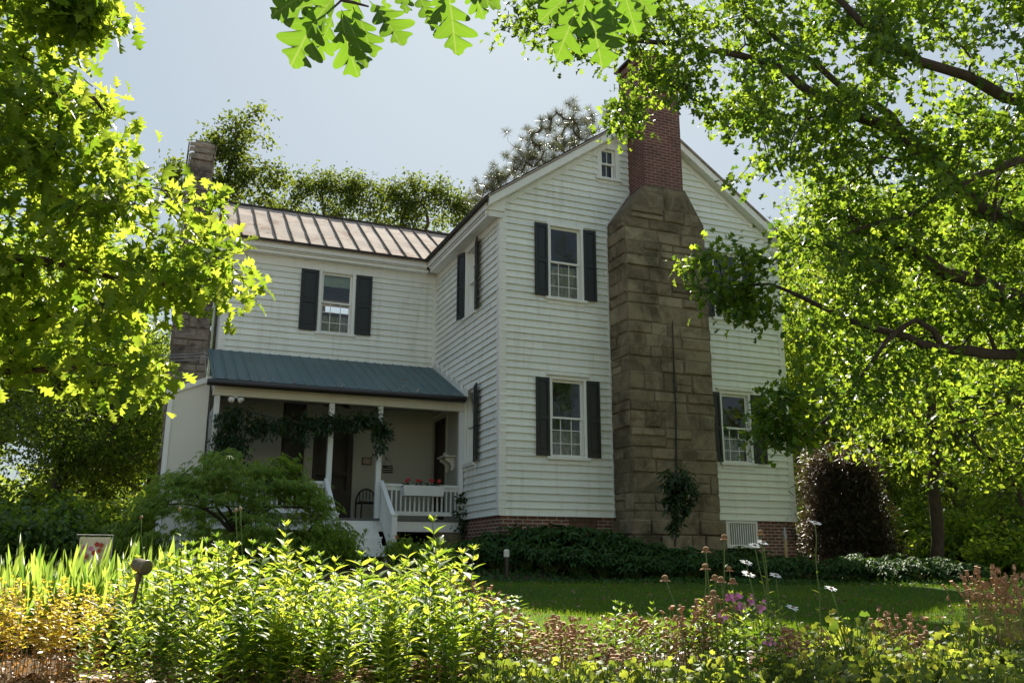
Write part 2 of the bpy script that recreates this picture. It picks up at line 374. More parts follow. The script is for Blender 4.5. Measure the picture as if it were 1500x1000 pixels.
def window(P, u0, u1, z0, z1, shutters=(), cap=False, cols=3, muntin_up=False, curtain=True, blind=False, cas=.075, rows=3):
    f = MB()
    pbox(f, P, u0-cas, u0, -.02, .045, z0-.02, z1+cas); pbox(f, P, u1, u1+cas, -.02, .045, z0-.02, z1+cas)
    pbox(f, P, u0, u1, -.02, .043, z1, z1+cas)
    for a, b in ((u0-.012, u0+.012), (u1-.012, u1+.012)): pbox(f, P, a, b, -.16, -.022, z0, z1)
    pbox(f, P, u0, u1, -.16, -.022, z1-.012, z1+.01)
    if cap: pbox(f, P, u0-cas-.06, u1+cas+.06, .002, .09, z1+cas+.002, z1+cas+.045)
    root = hp(f.build('window', M['trim'], bevel=.004))
    s = MB(); pbox(s, P, u0-cas-.05, u1+cas+.05, -.02, .085, z0-.085, z0-.022); pbox(s, P, u0-cas, u1+cas, 0, .035, z0-.17, z0-.087)
    s.build('sill', M['trim'], root, bevel=.004)
    zm = (z0+z1)/2; sa = MB(); t = .04
    for (a, b, o) in ((zm-.02, z1-.012, -.035), (z0, zm+.02, -.075)):
        pbox(sa, P, u0+.012, u0+.012+t, o-.03, o, a, b); pbox(sa, P, u1-.012-t, u1-.012, o-.03, o, a, b)
        pbox(sa, P, u0+.012+t, u1-.012-t, o-.03, o, b-t, b); pbox(sa, P, u0+.012+t, u1-.012-t, o-.03, o, a, a+t)
        if cols > 1:
            for k in range(1, cols):
                u = u0+(u1-u0)*k/cols
                if o < -.05 or muntin_up: pbox(sa, P, u-.008, u+.008, o-.022, o-.006, a+t, b-t)
            for k in range(1, rows):
                z = a+(b-a)*k/rows
                if o < -.05 or muntin_up: pbox(sa, P, u0+.05, u1-.05, o-.024, o-.008, z-.008, z+.008)
    sa.build('sash', M['trim'], root)
    g = MB()
    for (a, b, o) in ((zm+.02, z1-.05, -.052), (z0+.04, zm-.02, -.092)):
        g.poly([P(u0+.05, o, a), P(u1-.05, o, a), P(u1-.05, o, b), P(u0+.05, o, b)])
    g.build('glass', M['glass'], root)
    if curtain:
        c = MB()
        n = 26; za, zb = z0+.02, zm+random.uniform(-.35, -.05)
        vs = []; fs = []
        for i in range(n+1):
            u = u0+.02+(u1-u0-.04)*i/n; o = -.17+.025*math.sin(i*1.7)
            vs += [P(u, o, za), P(u, o, zb)]
        fs = [(2*i, 2*i+2, 2*i+3, 2*i+1) for i in range(n)]
        c.add(vs, fs)
        c.build('curtain', M['curtain'], root)
    if blind:
        c = MB(); c.poly([P(u0, -.13, z1-.32), P(u1, -.13, z1-.32), P(u1, -.13, z1), P(u0, -.13, z1)]); c.build('blind', M['pale'], root)
    for (a, b, h, ang) in shutters: shutter(P, a, b, z0-.015, z1+.012, h, R(ang), root)
    return root

GW = [(1.165, 1.92, 1.24, 2.86), (1.165, 1.92, 4.69, 6.32), (5.46, 6.2, 1.3, 2.86), (5.46, 6.2, 4.69, 6.32), (2.5, 2.87, 7.73, 8.45)]
sp = lambda z: (0.0 if z < roofz(0)-.12 else APX-(APZ-.12-z)/SL, W if z < roofz(W)-.12 else APX+(APZ-.12-z)/SL)
hp(clap(G, sp, 0, 9.38, GW).build('gable_wall', M['white']))
window(G, *GW[0], [(.79, 1.105, 'r', 1.5), (1.98, 2.29, 'l', 2)], cap=True)
window(G, *GW[1], [(.785, 1.10, 'r', 1.5), (1.98, 2.28, 'l', 3)])
window(G, *GW[2], [(5.06, 5.40, 'r', 2), (6.26, 6.62, 'l', 2)], cap=True)
window(G, *GW[3], [(5.06, 5.40, 'r', 2), (6.26, 6.60, 'l', 2)])
window(G, *GW[4], curtain=False, muntin_up=True, cols=2, cas=.11, rows=1)
LWH = [(1.50, 2.06, 4.64, 6.24), (1.48, 2.06, 1.22, 2.86)]
hp(clap(LW, lambda z: (0, 2.14 if z < 2.45 else YW), 0, 6.2, LWH).build('side_wall', M['white']))
window(LW, *LWH[0], [(2.13, 2.43, 'l', 16), (1.04, 1.42, 'r', 14)], cols=1)
window(LW, *LWH[1], [(1.0, 1.40, 'r', 13)], cols=1)
WH = [(-2.98, -2.22, 4.58, 6.1)]
hp(clap(WG, lambda z: (-L, 0), 3.86, 6.2, WH).build('wing_wall', M['white']))
window(WG, *WH[0], [(-3.5, -3.07, 'r', 2), (-2.13, -1.73, 'l', 3)], blind=True)
# hidden walls and floors
b = MB(); b.box(W-.12, W, .02, DEEP, 0, 6.7); b.box(.02, W-.13, DEEP-.12, DEEP, 0, 6.7); b.box(-L, -.02, 8.4, 8.52, 0, 6.2)
b.prism([(0, DEEP-.1, 6.7), (W, DEEP-.1, 6.7), (APX, DEEP-.1, 9.3)], (0, .08, 0))
b.prism([(-L, YW+.03, 3.9), (-L, YW+.03, 6.5), (-L, 6.5, 7.9), (-L, 8.39, 6.5), (-L, 8.39, 0), (-L, YW+.03, 0)], (.1, 0, 0))
hp(b.build('rear_wall', M['white']))
b = MB()
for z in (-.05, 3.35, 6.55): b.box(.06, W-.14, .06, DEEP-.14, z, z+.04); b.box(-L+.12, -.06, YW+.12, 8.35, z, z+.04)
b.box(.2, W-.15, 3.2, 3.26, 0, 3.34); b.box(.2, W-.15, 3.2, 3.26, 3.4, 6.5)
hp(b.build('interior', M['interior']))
# corner boards, frieze, cornice
cb = .13
for q in ((-.03, cb, -.034, -.002, 0, 6.48), (-.034, -.002, -.002, .13, 0, 6.2), (W-cb, W+.03, -.034, -.002, 0, 6.42), (-L-.03, -L+.13, YW-.034, YW-.001, 3.86, 6.12), (-.115, -.002, YW-.034, YW-.001, 3.86, 6.2), (-.032, -.002, YW-.11, YW-.036, 3.9, 6.2)):
    b = MB(); b.box(*q); hp(b.build('corner_board', M['trim'], bevel=.004))
b = MB()
# left eave of main block
b.box(-.37, -.33, -.06, YW-.34, 6.46, 6.63); b.box(-.33, 0, -.055, YW-.34, 6.42, 6.456); b.box(-.05, -.004, .0, YW-.02, 6.2, 6.42)
b.box(-.30, -.055, -.004, YW-.31, 6.33, 6.416)
b.prism([(-.37, -.10, 6.44), (.06, -.10, 6.44), (.10, -.10, 6.78), (-.33, -.10, 6.68)], (0, .038, 0))      # cornice return
b.box(-.30, .03, -.075, -.036, 6.30, 6.438)
# wing eave
b.box(-L-.1, -.375, 4.13, 4.17, 6.45, 6.62); b.box(-L-.1, -.375, 4.171, YW, 6.42, 6.45); b.box(-L, -.05, YW-.05, YW-.002, 6.12, 6.42)
b.box(-L-.05, -.31, 4.22, YW-.052, 6.34, 6.418)
b.box(-L-.1, -L-.06, 4.171, YW+.2, 6.3, 6.62)
hp(b.build('cornice', M['trim'], bevel=.006))
# rakes
def rake(mb, off, th, w0, w1, y0):
    for s in (-1, 1):
        e = -.36 if s < 0 else W+.36
        if w1 == w0: continue
        mb.prism([(e, y0, roofz(e)-w0), (APX, y0, APZ-w0), (APX, y0, APZ-w1), (e, y0, roofz(e)-w1)], (0, th, 0))
b = MB(); rake(b, 0, .035, .012, .20, -.235); rake(b, 0, .165, .19, .215, -.198); rake(b, 0, .03, .217, .36, -.036)
hp(b.build('rake_board', M['trim'], bevel=.005))
# roofs
def slope(mb, x0, x1, p, q, th=.05):    # p,q = (y,z) lower, upper
    mb.prism([(x0, *p), (x1, *p), (x1, *q), (x0, *q)], (0, 0, -th))
mr = MB()
for s in (-1, 1):
    e = -.42 if s < 0 else W+.42
    mr.prism([(e, -.27, roofz(e)), (APX, -.27, APZ), (APX, DEEP+.2, APZ), (e, DEEP+.2, roofz(e))], (0, 0, .03))
main_roof = hp(mr.build('main_roof', M['roof']))
sm = MB()
for s in (-1, 1):
    for k in range(26):
        y = -.25+k*.44; e = -.42 if s < 0 else W+.42
        sm.prism([(e, y, roofz(e)+.03), (APX, y, APZ+.03), (APX, y, APZ+.07), (e, y, roofz(e)+.07)], (0, .025, 0))
    sm.box(e-.02, e+.02, -.28, DEEP+.2, roofz(e)-.06, roofz(e)+.045)
sm.build('roof_seam', M['seam'], main_roof)
wr = MB(); WS = .715; wz = lambda y: 6.63+WS*(y-4.07); RY = 6.5
nb = 20
for k in range(14):    # pans, slightly uneven
    x0 = -L-.12+k*.405; x1 = x0+.403
    pts = []
    for i in range(7):
        y = 4.07+(RY-4.07)*i/6; d = random.uniform(-.008, .008) if 0 < i < 6 else 0
        pts.append((y, wz(y)+d))
    vs = [];
    for (y, z) in pts: vs += [(x0, y, z), ((x0+x1)/2, y, z+random.uniform(-.012, .004)), (x1, y, z)]
    wr.add(vs, [(3*i+j, 3*i+j+1, 3*i+j+4, 3*i+j+3) for i in range(6) for j in range(2)])
slope(wr, -L-.12, 2, (RY, wz(RY)-.03), (8.95, wz(RY)-.03-WS*(8.95-RY)))
slope(wr, -L-.12, 2, (4.075, wz(4.075)-.02), (RY, wz(RY)-.02))
wing_roof = hp(wr.build('wing_roof', M['roof']))
sm = MB()
for k in range(15):
    x = -L-.12+k*.405
    n = 8; j = [random.uniform(-.006, .006) for _ in range(n+1)]
    for i in range(n):
        ya, yb = 4.07+(RY-4.07)*i/n, 4.07+(RY-4.07)*(i+1)/n
        sm.hexa([(x-.014+j[i], ya, wz(ya)-.005), (x+.014+j[i], ya, wz(ya)-.005), (x+.014+j[i+1], yb, wz(yb)-.005), (x-.014+j[i+1], yb, wz(yb)-.005),
                 (x-.012+j[i], ya, wz(ya)+.04), (x+.012+j[i], ya, wz(ya)+.04), (x+.012+j[i+1], yb, wz(yb)+.04), (x-.012+j[i+1], yb, wz(yb)+.04)])
sm.box(-L-.14, 1, RY-.03, RY+.03, wz(RY)-.02, wz(RY)+.05); sm.box(-L-.14, -.38, 4.045, 4.075, 6.585, 6.645)
sm.build('roof_seam', M['seam'], wing_roof)

# ------------------------------------------------------------------ chimneys
def stones(mb, x0, x1, y0, y1, z0, z1, seed, clipf=None, hmin=.2, hmax=.42):
    rr = random.Random(seed); z = z0
    def block(a0, a1, za, zb, face):
        g = .011; d = rr.uniform(0, .045); e = rr.uniform(.01, .03)
        if face == 'f': P = lambda a, o, zz: (a, y0-o, zz)
        elif face == 'l': P = lambda a, o, zz: (x0-o, a, zz)
        else: P = lambda a, o, zz: (x1+o, a, zz)
        j = lambda: rr.uniform(-.012, .012)
        a0 += g; a1 -= g; za += g; zb -= g
        if a1-a0 < .05 or zb-za < .03: return
        mb.add([P(a0+j(), 0, za+j()), P(a1+j(), 0, za+j()), P(a1+j(), 0, zb+j()), P(a0+j(), 0, zb+j()),
                P(a0+e, d, za+e), P(a1-e, d, za+e), P(a1-e, d, zb-e), P(a0+e, d, zb-e)],
               [(4, 5, 6, 7), (0, 1, 5, 4), (1, 2, 6, 5), (2, 3, 7, 6), (3, 0, 4, 7)])
    while z < z1-.05:
        h = min(rr.uniform(hmin, hmax), z1-z)
        if z1-z-h < .12: h = z1-z
        zm = z+h
        fx0, fx1 = (x0, x1) if clipf is None else clipf(z, zm)
        for face, a0, a1 in (('f', fx0, fx1), ('l', y0, y1), ('r', y0, y1)):
            if face != 'f' and clipf is not None and zm > clipf.top: continue
            a = a0
            while a < a1-.02:
                wd = min(rr.uniform(.28, .85), a1-a)
                if a1-a-wd < .18: wd = a1-a
                if h > .3 and rr.random() < .3:
                    s = rr.uniform(.4, .6); block(a, a+wd, z, z+h*s, face); block(a, a+wd, z+h*s, zm, face)
                else: block(a, a+wd, z, zm, face)
                a += wd
        z = zm
SX0, SX1, SY, ZS = 2.62, 4.70, -.78, 6.56
core = MB(); core.prism([(SX0, SY, -1.2), (SX1, SY, -1.2), (SX1, SY, ZS), (4.24, SY, 7.36), (3.19, SY, 7.34), (SX0, SY, ZS)], (0, .76, 0))
chim = hp(core.build('stone_chimney', M['mortar']))
st = MB()
class Cl:
    top = 6.6
    def __call__(s, a, b): return (SX0+max(0, (b-ZS)/.8)*.57, SX1-max(0, (b-ZS)/.8)*.46)
stones(st, SX0, SX1, SY, -.02, -1.2, 7.3, 5, Cl())
stones(st, SX0-.07, SX1+.09, SY-.07, -.02, -1.2, -.05, 8)
st.build('stonework', M['stone'], chim)
b = MB()     # sloping flashing strips beside the shoulders and the joint with the wall
b.prism([(SX0-.07, -.045, 6.5), (SX0-.01, -.045, 6.5), (3.22, -.045, 7.42), (3.30, -.045, 7.62)], (0, .015, 0))
b.prism([(SX1+.09, -.045, 6.5), (SX1+.01, -.045, 6.5), (4.25, -.045, 7.4), (4.30, -.045, 7.6)], (0, .015, 0))
b.box(SX0-.055, SX0-.036, -.06, -.03, 0, 6.5)
b.box(4.29, 4.42, -.04, -.028, 7.35, 8.75)
b.build('flashing', M['flash'], chim)
b = MB(); b.box(3.22, 4.24, -.72, .3, 7.28, 10.55); b.box(3.18, 4.28, -.76, .34, 10.5, 10.62); b.box(3.22, 4.24, -.72, .3, 10.62, 10.72)
stack = b.build('brick_stack', M['brick'], chim, bevel=.008)
b = MB(); b.box(3.14, 4.32, -.8, .38, 10.722, 10.77); b.build('chimney_cap', M['gutter'], chim)
b = MB(); pp = [on(985, 470, 'Y', -.83), on(987, 530, 'Y', -.835), on(990, 600, 'Y', -.83), on(991, 690, 'Y', -.83), on(993, 760, 'Y', -.85)]
b.tube(pp, [.012, .016, .018, .022, .02], 6); b.build('cable', M['wire'], chim)
# left chimney
LX0, LX1, LY0, LY1 = -6.28, -5.44, 5.75, 7.25
b = MB(); b.prism([(LX0, LY0, -1), (LX1, LY0, -1), (LX1, LY0, 6.4), (LX0+.56, LY0, 6.9), (LX0, LY0, 6.9)], (0, LY1-LY0, 0)); b.box(LX0+.02, LX0+.56, 6.0, 7.0, 6.9, 9.4)
lch = hp(b.build('stone_chimney', M['mortar'])); lch['label'] = 'grey fieldstone chimney at the wing end'
st = MB(); stones(st, LX0, LX1, LY0, LY1, -1, 6.4, 21, None, .16, .34); stones(st, LX0, LX0+.56, 5.98, 7.02, 6.4, 9.42, 23, None, .14, .3)
stones(st, LX0-.04, LX0+.60, 5.94, 7.06, 9.42, 9.72, 24, None, .14, .16)
st.build('stonework', M['stone_l'], lch)
b = MB(); b.box(LX0+.1, LX0+.5, 6.05, 6.95, 9.4, 9.82); b.build('chimney_cap', M['stone_l'], lch)

# ------------------------------------------------------------------ foundation
b = MB(); b.box(.03, 1.55, .02, .3, -1.2, -.005); b.box(.02, .3, .31, 2.3, -1.2, -.005); b.box(2.2, 2.62, .02, .3, -1.2, -.005)
b.box(4.7, 5.40, .02, .3, -1.2, -.005); b.box(6.25, W, .02, .3, -1.2, -.005); b.box(W-.3, W, .31, DEEP, -1.2, -.005)
fnd = hp(b.build('brick_foundation', M['brick2']))
b = MB()
for k in range(4): b.box(1.555+k*.16, 1.71+k*.16, .06, .1, -.75, -.01)
b.box(1.555, 2.195, .03, .058, -.09, -.012)
b.build('crawlspace_hatch', M['wood'], fnd)
b = MB(); b.box(5.40, 6.25, -.02, .04, -.06, -.008); b.box(5.40, 6.25, -.02, .04, -.6, -.53); b.box(5.40, 5.46, -.02, .04, -.53, -.06); b.box(6.19, 6.25, -.02, .04, -.53, -.06)
for k in range(12): x = 5.485+k*.06; b.box(x, x+.028, .0, .03, -.53, -.06)
b.build('vent_grille', M['trim'], fnd, bevel=.003)
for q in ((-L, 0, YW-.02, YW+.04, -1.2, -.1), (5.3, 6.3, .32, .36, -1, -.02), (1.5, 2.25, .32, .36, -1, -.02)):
    b = MB(); b.box(*q); b.build('crawlspace_shade', M['void_shade'], fnd)  # dark sheets stand in for the shade behind grille, hatch and porch

# ------------------------------------------------------------------ porch (a part of the house)
PX0, PX1, PY = -5.42, -.045, 2.1
b = MB(); b.box(PX0, PX1, PY-.02, YW-.005, -.05, -.005)
porch = hp(b.build('porch', plain('grey_porch_floor', (.12, .12, .11), .6)))
b = MB(); b.box(PX0, PX1, PY, PY+.05, -.27, -.055); b.build('skirt_board', M['trim'], porch)
# inner walls of the porch
b = MB(); DY = YW
def wallseg(x0, x1, z0, z1): b.box(x0, x1, DY-.0, DY+.06, z0, z1)
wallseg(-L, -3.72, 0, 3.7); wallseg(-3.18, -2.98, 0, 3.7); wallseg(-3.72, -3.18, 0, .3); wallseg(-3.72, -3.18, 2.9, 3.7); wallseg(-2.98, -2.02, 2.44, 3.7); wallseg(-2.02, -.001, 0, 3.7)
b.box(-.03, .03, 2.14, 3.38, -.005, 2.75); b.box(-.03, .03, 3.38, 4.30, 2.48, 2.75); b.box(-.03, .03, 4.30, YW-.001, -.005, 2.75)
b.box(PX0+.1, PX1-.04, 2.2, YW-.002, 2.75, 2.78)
b.build('porch_wall', M['porch_shaded_white'], porch)
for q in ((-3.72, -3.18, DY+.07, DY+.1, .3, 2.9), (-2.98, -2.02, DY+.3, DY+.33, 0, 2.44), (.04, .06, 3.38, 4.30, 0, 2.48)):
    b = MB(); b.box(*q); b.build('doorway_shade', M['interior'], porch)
b = MB()
for x0, x1, z0, z1 in ((-3.72, -3.18, .3, 2.9), (-2.98, -2.02, 0, 2.44)):
    b = MB()
    for a, c in ((x0-.1, x0), (x1, x1+.1)): b.box(a, c, DY-.025, DY-.001, z0, z1+.1)
    b.box(x0, x1, DY-.025, DY-.001, z1, z1+.1); b.build('door_casing', M['porch_shaded_white'], porch)
b = MB()
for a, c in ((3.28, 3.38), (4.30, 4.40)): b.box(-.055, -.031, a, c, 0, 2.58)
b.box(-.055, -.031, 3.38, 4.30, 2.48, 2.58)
b.build('door_casing', M['porch_shaded_white'], porch)
b = MB(); b.box(-2.96, -2.88, DY+.01, DY+.05, .01, 2.43); b.box(-2.14, -2.04, DY+.01, DY+.05, .01, 2.43); b.box(-2.88, -2.14, DY+.01, DY+.05, 2.3, 2.43); b.box(-2.88, -2.14, DY+.01, DY+.05, .01, .75); b.box(-2.88, -2.14, DY+.015, DY+.045, 1.1, 1.17)
dr = b.build('door', M['dark'], porch)
b = MB(); b.box(-2.7, -2.35, DY+.31, DY+.34, .9, 1.9); b.build('door_panel', plain('red_brown_door', (.09, .035, .02), .5), dr)
b = MB(); b.box(-.04, .035, 3.40, 3.47, .0, 2.47); b.box(-.04, .035, 4.21, 4.28, .0, 2.47); b.box(-.04, .035, 3.47, 4.21, 2.38, 2.47); b.box(-.025, .03, 3.47, 4.21, 0, 1.0); b.box(0, .02, 3.47, 4.21, 1, 2.38)
b.build('door', M['dark'], porch)
b = MB()
for k in range(5): b.box(-3.70, -3.2, DY+.02, DY+.05, .32+k*.515, .36+k*.515)
b.box(-3.71, -3.66, DY+.02, DY+.06, .31, 2.89); b.box(-3.24, -3.19, DY+.02, DY+.06, .31, 2.89); b.build('screen_door', M['dark'], porch)
# roof
pz = lambda y: 2.70+(y-1.82)*(3.90-2.70)/(YW-.02-1.82)
b = MB(); rx0, rx1 = -5.52, -.05; prof = [1.82+(YW-.035-1.82)*i/6 for i in range(7)]
nx = 60; vs = []; fs = []
for i in range(nx+1):
    for y in prof: vs.append((rx0+(rx1-rx0)*i/nx, y, pz(y)+random.uniform(-.004, .004)))
fs = [(i*7+j, (i+1)*7+j, (i+1)*7+j+1, i*7+j+1) for i in range(nx) for j in range(6)]
b.add(vs, fs)
x = rx0+.02; k = 0
while x < rx1-.05:
    for dx in ((0, .05) if k % 1 == 0 and x < -4.6 else (0,)):
        a = x+dx
        b.hexa([(a-.016, 1.815, pz(1.815)-.002), (a+.016, 1.815, pz(1.815)-.002), (a+.016, YW-.04, pz(YW-.04)-.002), (a-.016, YW-.04, pz(YW-.04)-.002),
                (a-.007, 1.815, pz(1.815)+.02), (a+.007, 1.815, pz(1.815)+.02), (a+.007, YW-.04, pz(YW-.04)+.02), (a-.007, YW-.04, pz(YW-.04)+.02)])
    x += .23; k += 1
slope(b, rx0, rx1, (1.83, pz(1.83)-.02), (YW-.04, pz(YW-.04)-.02), .04)
proof = b.build('porch_roof', M['teal'], porch)
b = MB()
for x in (-5.2, -4.75, -4.3, -3.85, -3.4, -2.95, -2.5, -2.05, -1.6, -1.15, -.7, -.3):
    y = 1.98+random.uniform(-.02, .02); b.lathe((x, y, pz(y)), [(.018, 0), (.018, .018), (.008, .03)], 8)
for x, y in ((-4.5, 1.86), (-2.9, 1.86), (-1.5, 2.1), (-1.2, 1.95)): b.tube([(x, y, pz(y)), (x+.02, y-.02, pz(y)+.07), (x+.06, y-.03, pz(y)+.06)], .012, 6)
b.build('roof_screw', M['metal'], proof)
b = MB(); b.tube([(-5.62, 1.76, 2.60), (-2.8, 1.76, 2.61), (-.12, 1.76, 2.63)], .065, 10); b.box(-5.6, -.12, 1.80, 1.86, 2.57, 2.685)
b.build('gutter', M['gutter'], proof)
b = MB()     # stepped white flashing along the clapboards
for k in range(7):
    y0 = 1.84+k*.37; b.box(-.085, -.03, y0, y0+.375, pz(y0)+.0, pz(y0+.375)+.05+(k % 2)*.03)
b.build('flashing', M['flash'], proof)
b = MB(); b.box(PX0-.05, PX1, 2.04, 2.2, 2.40, 2.60); b.box(PX0-.05, PX0+.07, 2.201, YW-.02, 2.42, 2.6)
b.build('porch_beam', M['cream'], porch, bevel=.005)
for x in (-5.38, -3.03, -1.97, -.10):
    b = MB(); b.box(x-.055, x+.055, 2.07, 2.18, -.004, 2.398); b.build('porch_post', M['rail'], porch, bevel=.006)
def railing(x0, x1):
    b = MB(); b.box(x0, x1, 2.075, 2.175, .68, .74); b.box(x0, x1, 2.10, 2.15, .60, .68); b.box(x0, x1, 2.10, 2.15, .07, .16)
    n = int((x1-x0)/.098)
    for k in range(n): x = x0+(k+.5)*(x1-x0)/n; b.box(x-.018, x+.018, 2.107, 2.143, .16, .6)
    b.build('railing', M['rail'], porch, bevel=.003)
railing(-5.32, -3.09); railing(-1.91, -.16)
b = MB()
for k in range(4):
    z = -.03-(k+1)*.185; y0 = 2.09-.27*(k+1)
    b.box(-3.02, -1.97, y0-.02, y0+.27, z-.03, z); b.box(-3.0, -1.99, y0+.245, y0+.265, z-.0, z+.155)
b.prism([(-3.0, 2.08, -1.2), (-3.0, 2.08, -.1), (-3.0, .95, -.95), (-3.0, .95, -1.2)], (.04, 0, 0))
b.prism([(-2.03, 2.08, -1.2), (-2.03, 2.08, -.1), (-2.03, .95, -.95), (-2.03, .95, -1.2)], (.04, 0, 0))
b.build('porch_steps', M['trim'], porch, bevel=.004)
for x in (-1.9, -3.08):
    b = MB(); b.box(x-.055, x+.055, .9, 1.0, -1.0, .0); b.box(x-.07, x+.07, .885, 1.015, .0, .03)
    b.prism([(x-.045, 2.065, .80), (x-.045, .98, .01), (x-.045, .98, -.06), (x-.045, 2.065, .72)], (.09, 0, 0))
    b.prism([(x-.015, 2.065, .05), (x-.015, 1.0, -.72), (x-.015, 1.0, -.82), (x-.015, 2.065, -.06)], (.03, 0, 0))
    for k in range(9):
        y = 1.08+k*.115; zt = .0+(y-.98)*.73-.05; zb = -.76+(y-1.0)*.74; b.box(x-.02, x+.02, y-.02, y+.02, zb, zt)
    b.build('stair_rail', M['rail'], porch, bevel=.003)
st = MB(); stones(st, -.68, -.02, 2.13, 2.7, -1.2, -.28, 31, None, .42, .5); st.box(-.67, -.03, 2.14, 2.7, -1.2, -.28)
st.build('stone_pier', M['stone'], porch)
st = MB(); stones(st, -5.4, -4.8, 2.13, 2.7, -1.2, -.28, 33, None, .42, .5); st.box(-5.39, -4.81, 2.14, 2.7, -1.2, -.28); st.build('stone_pier', M['stone'], porch)

# lean-to beside the porch
b = MB(); b.prism([(-6.28, 2.3, -1.1), (-5.5, 2.3, -1.1), (-5.5, 2.3, 2.74), (-6.28, 2.3, 2.42)], (0, 2.6, 0))
lt = tag(b.build('lean_to_shed', paint('lean_to_panel_paint', (.72, .70, .62), amt=.1)), 'narrow cream lean-to shed with a sloping top at the left end of the porch', 'shed')
b = MB(); b.prism([(-6.36, 2.26, 2.36), (-5.5, 2.26, 2.72), (-5.5, 2.26, 2.84), (-6.36, 2.26, 2.48)], (0, .038, 0)); b.prism([(-6.36, 2.3, 2.45), (-5.48, 2.3, 2.81), (-5.48, 2.3, 2.84), (-6.36, 2.3, 2.48)], (0, 2.6, 0))
b.box(-6.31, -6.22, 2.27, 2.297, -1.1, 2.38); b.build('trim', M['trim'], lt, bevel=.003)
b = MB(); b.box(-5.53, -5.505, 2.285, 2.299, -1, 2.7); b.build('joint', M['wire'], lt)

# rear side porch seen to the right of the house
b = MB(); b.box(7.5, 10.6, 5.2, 8.5, -.1, -.02)
sp_ = tag(b.build('side_porch', M['wood']), 'open side porch with white column behind the right corner of the house', 'porch')
b = MB(); b.prism([(7.4, 5.0, 3.5), (11, 5.0, 3.0), (11, 5.0, 3.12), (7.4, 5.0, 3.62)], (0, 3.7, 0)); b.build('roof', plain('red_brown_tin', (.16, .07, .05), .6), sp_)
b = MB(); b.box(7.5, 10.8, 5.1, 5.3, 2.6, 2.9); b.build('beam', M['trim'], sp_)
for x in (8.1, 10.5):
    b = MB(); b.box(x-.09, x+.09, 5.12, 5.28, -.02, 2.6); b.build('column', M['trim'], sp_)
b = MB(); b.box(7.5, 10.5, 5.15, 5.22, .85, .92)
for k in range(30): x = 7.55+k*.1; b.box(x-.018, x+.018, 5.165, 5.2, 0, .85)
b.build('railing', M['wood'], sp_)

# ------------------------------------------------------------------ things on the porch and around the house
b = MB(); b.box(-.30, -.032, 2.62, 3.24, 1.44, 1.475)
sh = tag(b.build('wall_shelf', M['cream'], bevel=.008), 'cream scroll bracket shelf on the right wall of the porch', 'shelf')
for y in (2.72, 3.12):
    b = MB(); pts = [(-.034, y, 1.438), (-.27, y, 1.438), (-.25, y, 1.37), (-.15, y, 1.32), (-.11, y, 1.22), (-.12, y, 1.15), (-.08, y, 1.12), (-.034, y, 1.2)]
    b.prism(pts, (0, .035, 0)); b.build('bracket', M['cream'], sh, bevel=.004)
b = MB(); b.lathe((-.17, 2.95, 1.476), [(.13, 0), (.135, .012), (.075, .02), (.07, .07), (.045, .1), (.0, .105)], 16)
tag(b.build('straw_hat', M['curtain'], smooth=True), 'pale round hat lying on the bracket shelf', 'hat')
b = MB(); b.box(-1.8, -1.56, YW-.03, YW-.004, 1.37, 1.555)
pq = tag(b.build('wall_plaque', M['dark'], bevel=.004), 'small dark plaque on the back wall beside the porch door', 'plaque')
b = MB(); b.box(-1.775, -1.585, YW-.034, YW-.031, 1.395, 1.53); b.build('face', M['bronze'], pq)
fs_ = empty('hanging_sign', 'little wooden sign with dark and pale stripes hanging on the porch back wall', 'sign', (-1.16, YW-.03, 1.2))
b = MB(); o = (-1.16, YW-.03, 1.2)
for k in range(7):
    (b if k % 2 == 0 else b).box(-.125+(.11 if k > 3 else 0), .125, -.008, .008, .0+k*.026, .024+k*.026)
dk = b
b = MB()
for k in (1, 3, 5): b.box(-.12+(.11 if k > 3 else 0), .122, -.011, -.0085, .002+k*.026, .022+k*.026)
dk.build('board', M['dark'], fs_); b.build('stripe', M['curtain'], fs_)
b = MB(); b.box(-.125, -.018, -.008, .008, .105, .18); b.build('canton', M['shutter'], fs_)
b = MB(); b.tube([(-.1, 0, .18), (0, 0, .46), (.1, 0, .18)], .004, 5); b.build('string', M['wire'], fs_)
# chair
ch = empty('porch_chair', 'dark round backed chair standing beside the porch door', 'chair', (-1.72, 3.95, 0))
b = MB(); b.box(-.24, .24, -.24, .22, .42, .46); b.build('seat', M['dark'], ch, bevel=.015)
b = MB(); pts = [(.24*math.cos(a), .24, .46+.30*math.sin(a)*1.05) for a in np.linspace(math.pi, 0, 14)]; b.tube([(-.24, .24, .0)]+pts+[(.24, .24, .0)], .02, 6)
for k in range(5): x = -.16+k*.08; b.tube([(x, .235, .46), (x, .24, .46+.3*math.sqrt(1-(x/.25)**2))], .01, 5)
b.build('backrest', M['dark'], ch)
b = MB(); b.box(-.2, .2, -.2, .2, .461, .5); b.build('cushion', M['curtain'], ch, bevel=.02)
for x in (-.21, .21):
    b = MB(); b.tube([(x, -.2, 0), (x*.95, -.19, .42)], .018, 6); b.build('leg', M['dark'], ch)
# flood lights
fl = empty('flood_light', 'twin white flood lamps under the left end of the porch beam', 'lamp', (-5.02, 2.02, 2.36))
b = MB(); b.lathe((0, .02, 0), [(.05, 0), (.05, .035)], 10); b.build('mount', M['trim'], fl)
for sx in (-1, 1):
    b = MB(); d = Vector((sx*.5, -.7, -.45)).normalized(); b.lathe((sx*.03, 0, -.0), [(.03, 0), (.035, .06), (.065, .12), (.07, .14), (.0, .145)], 12, d); b.build('lamp_head', M['lampglass'], fl, smooth=True)
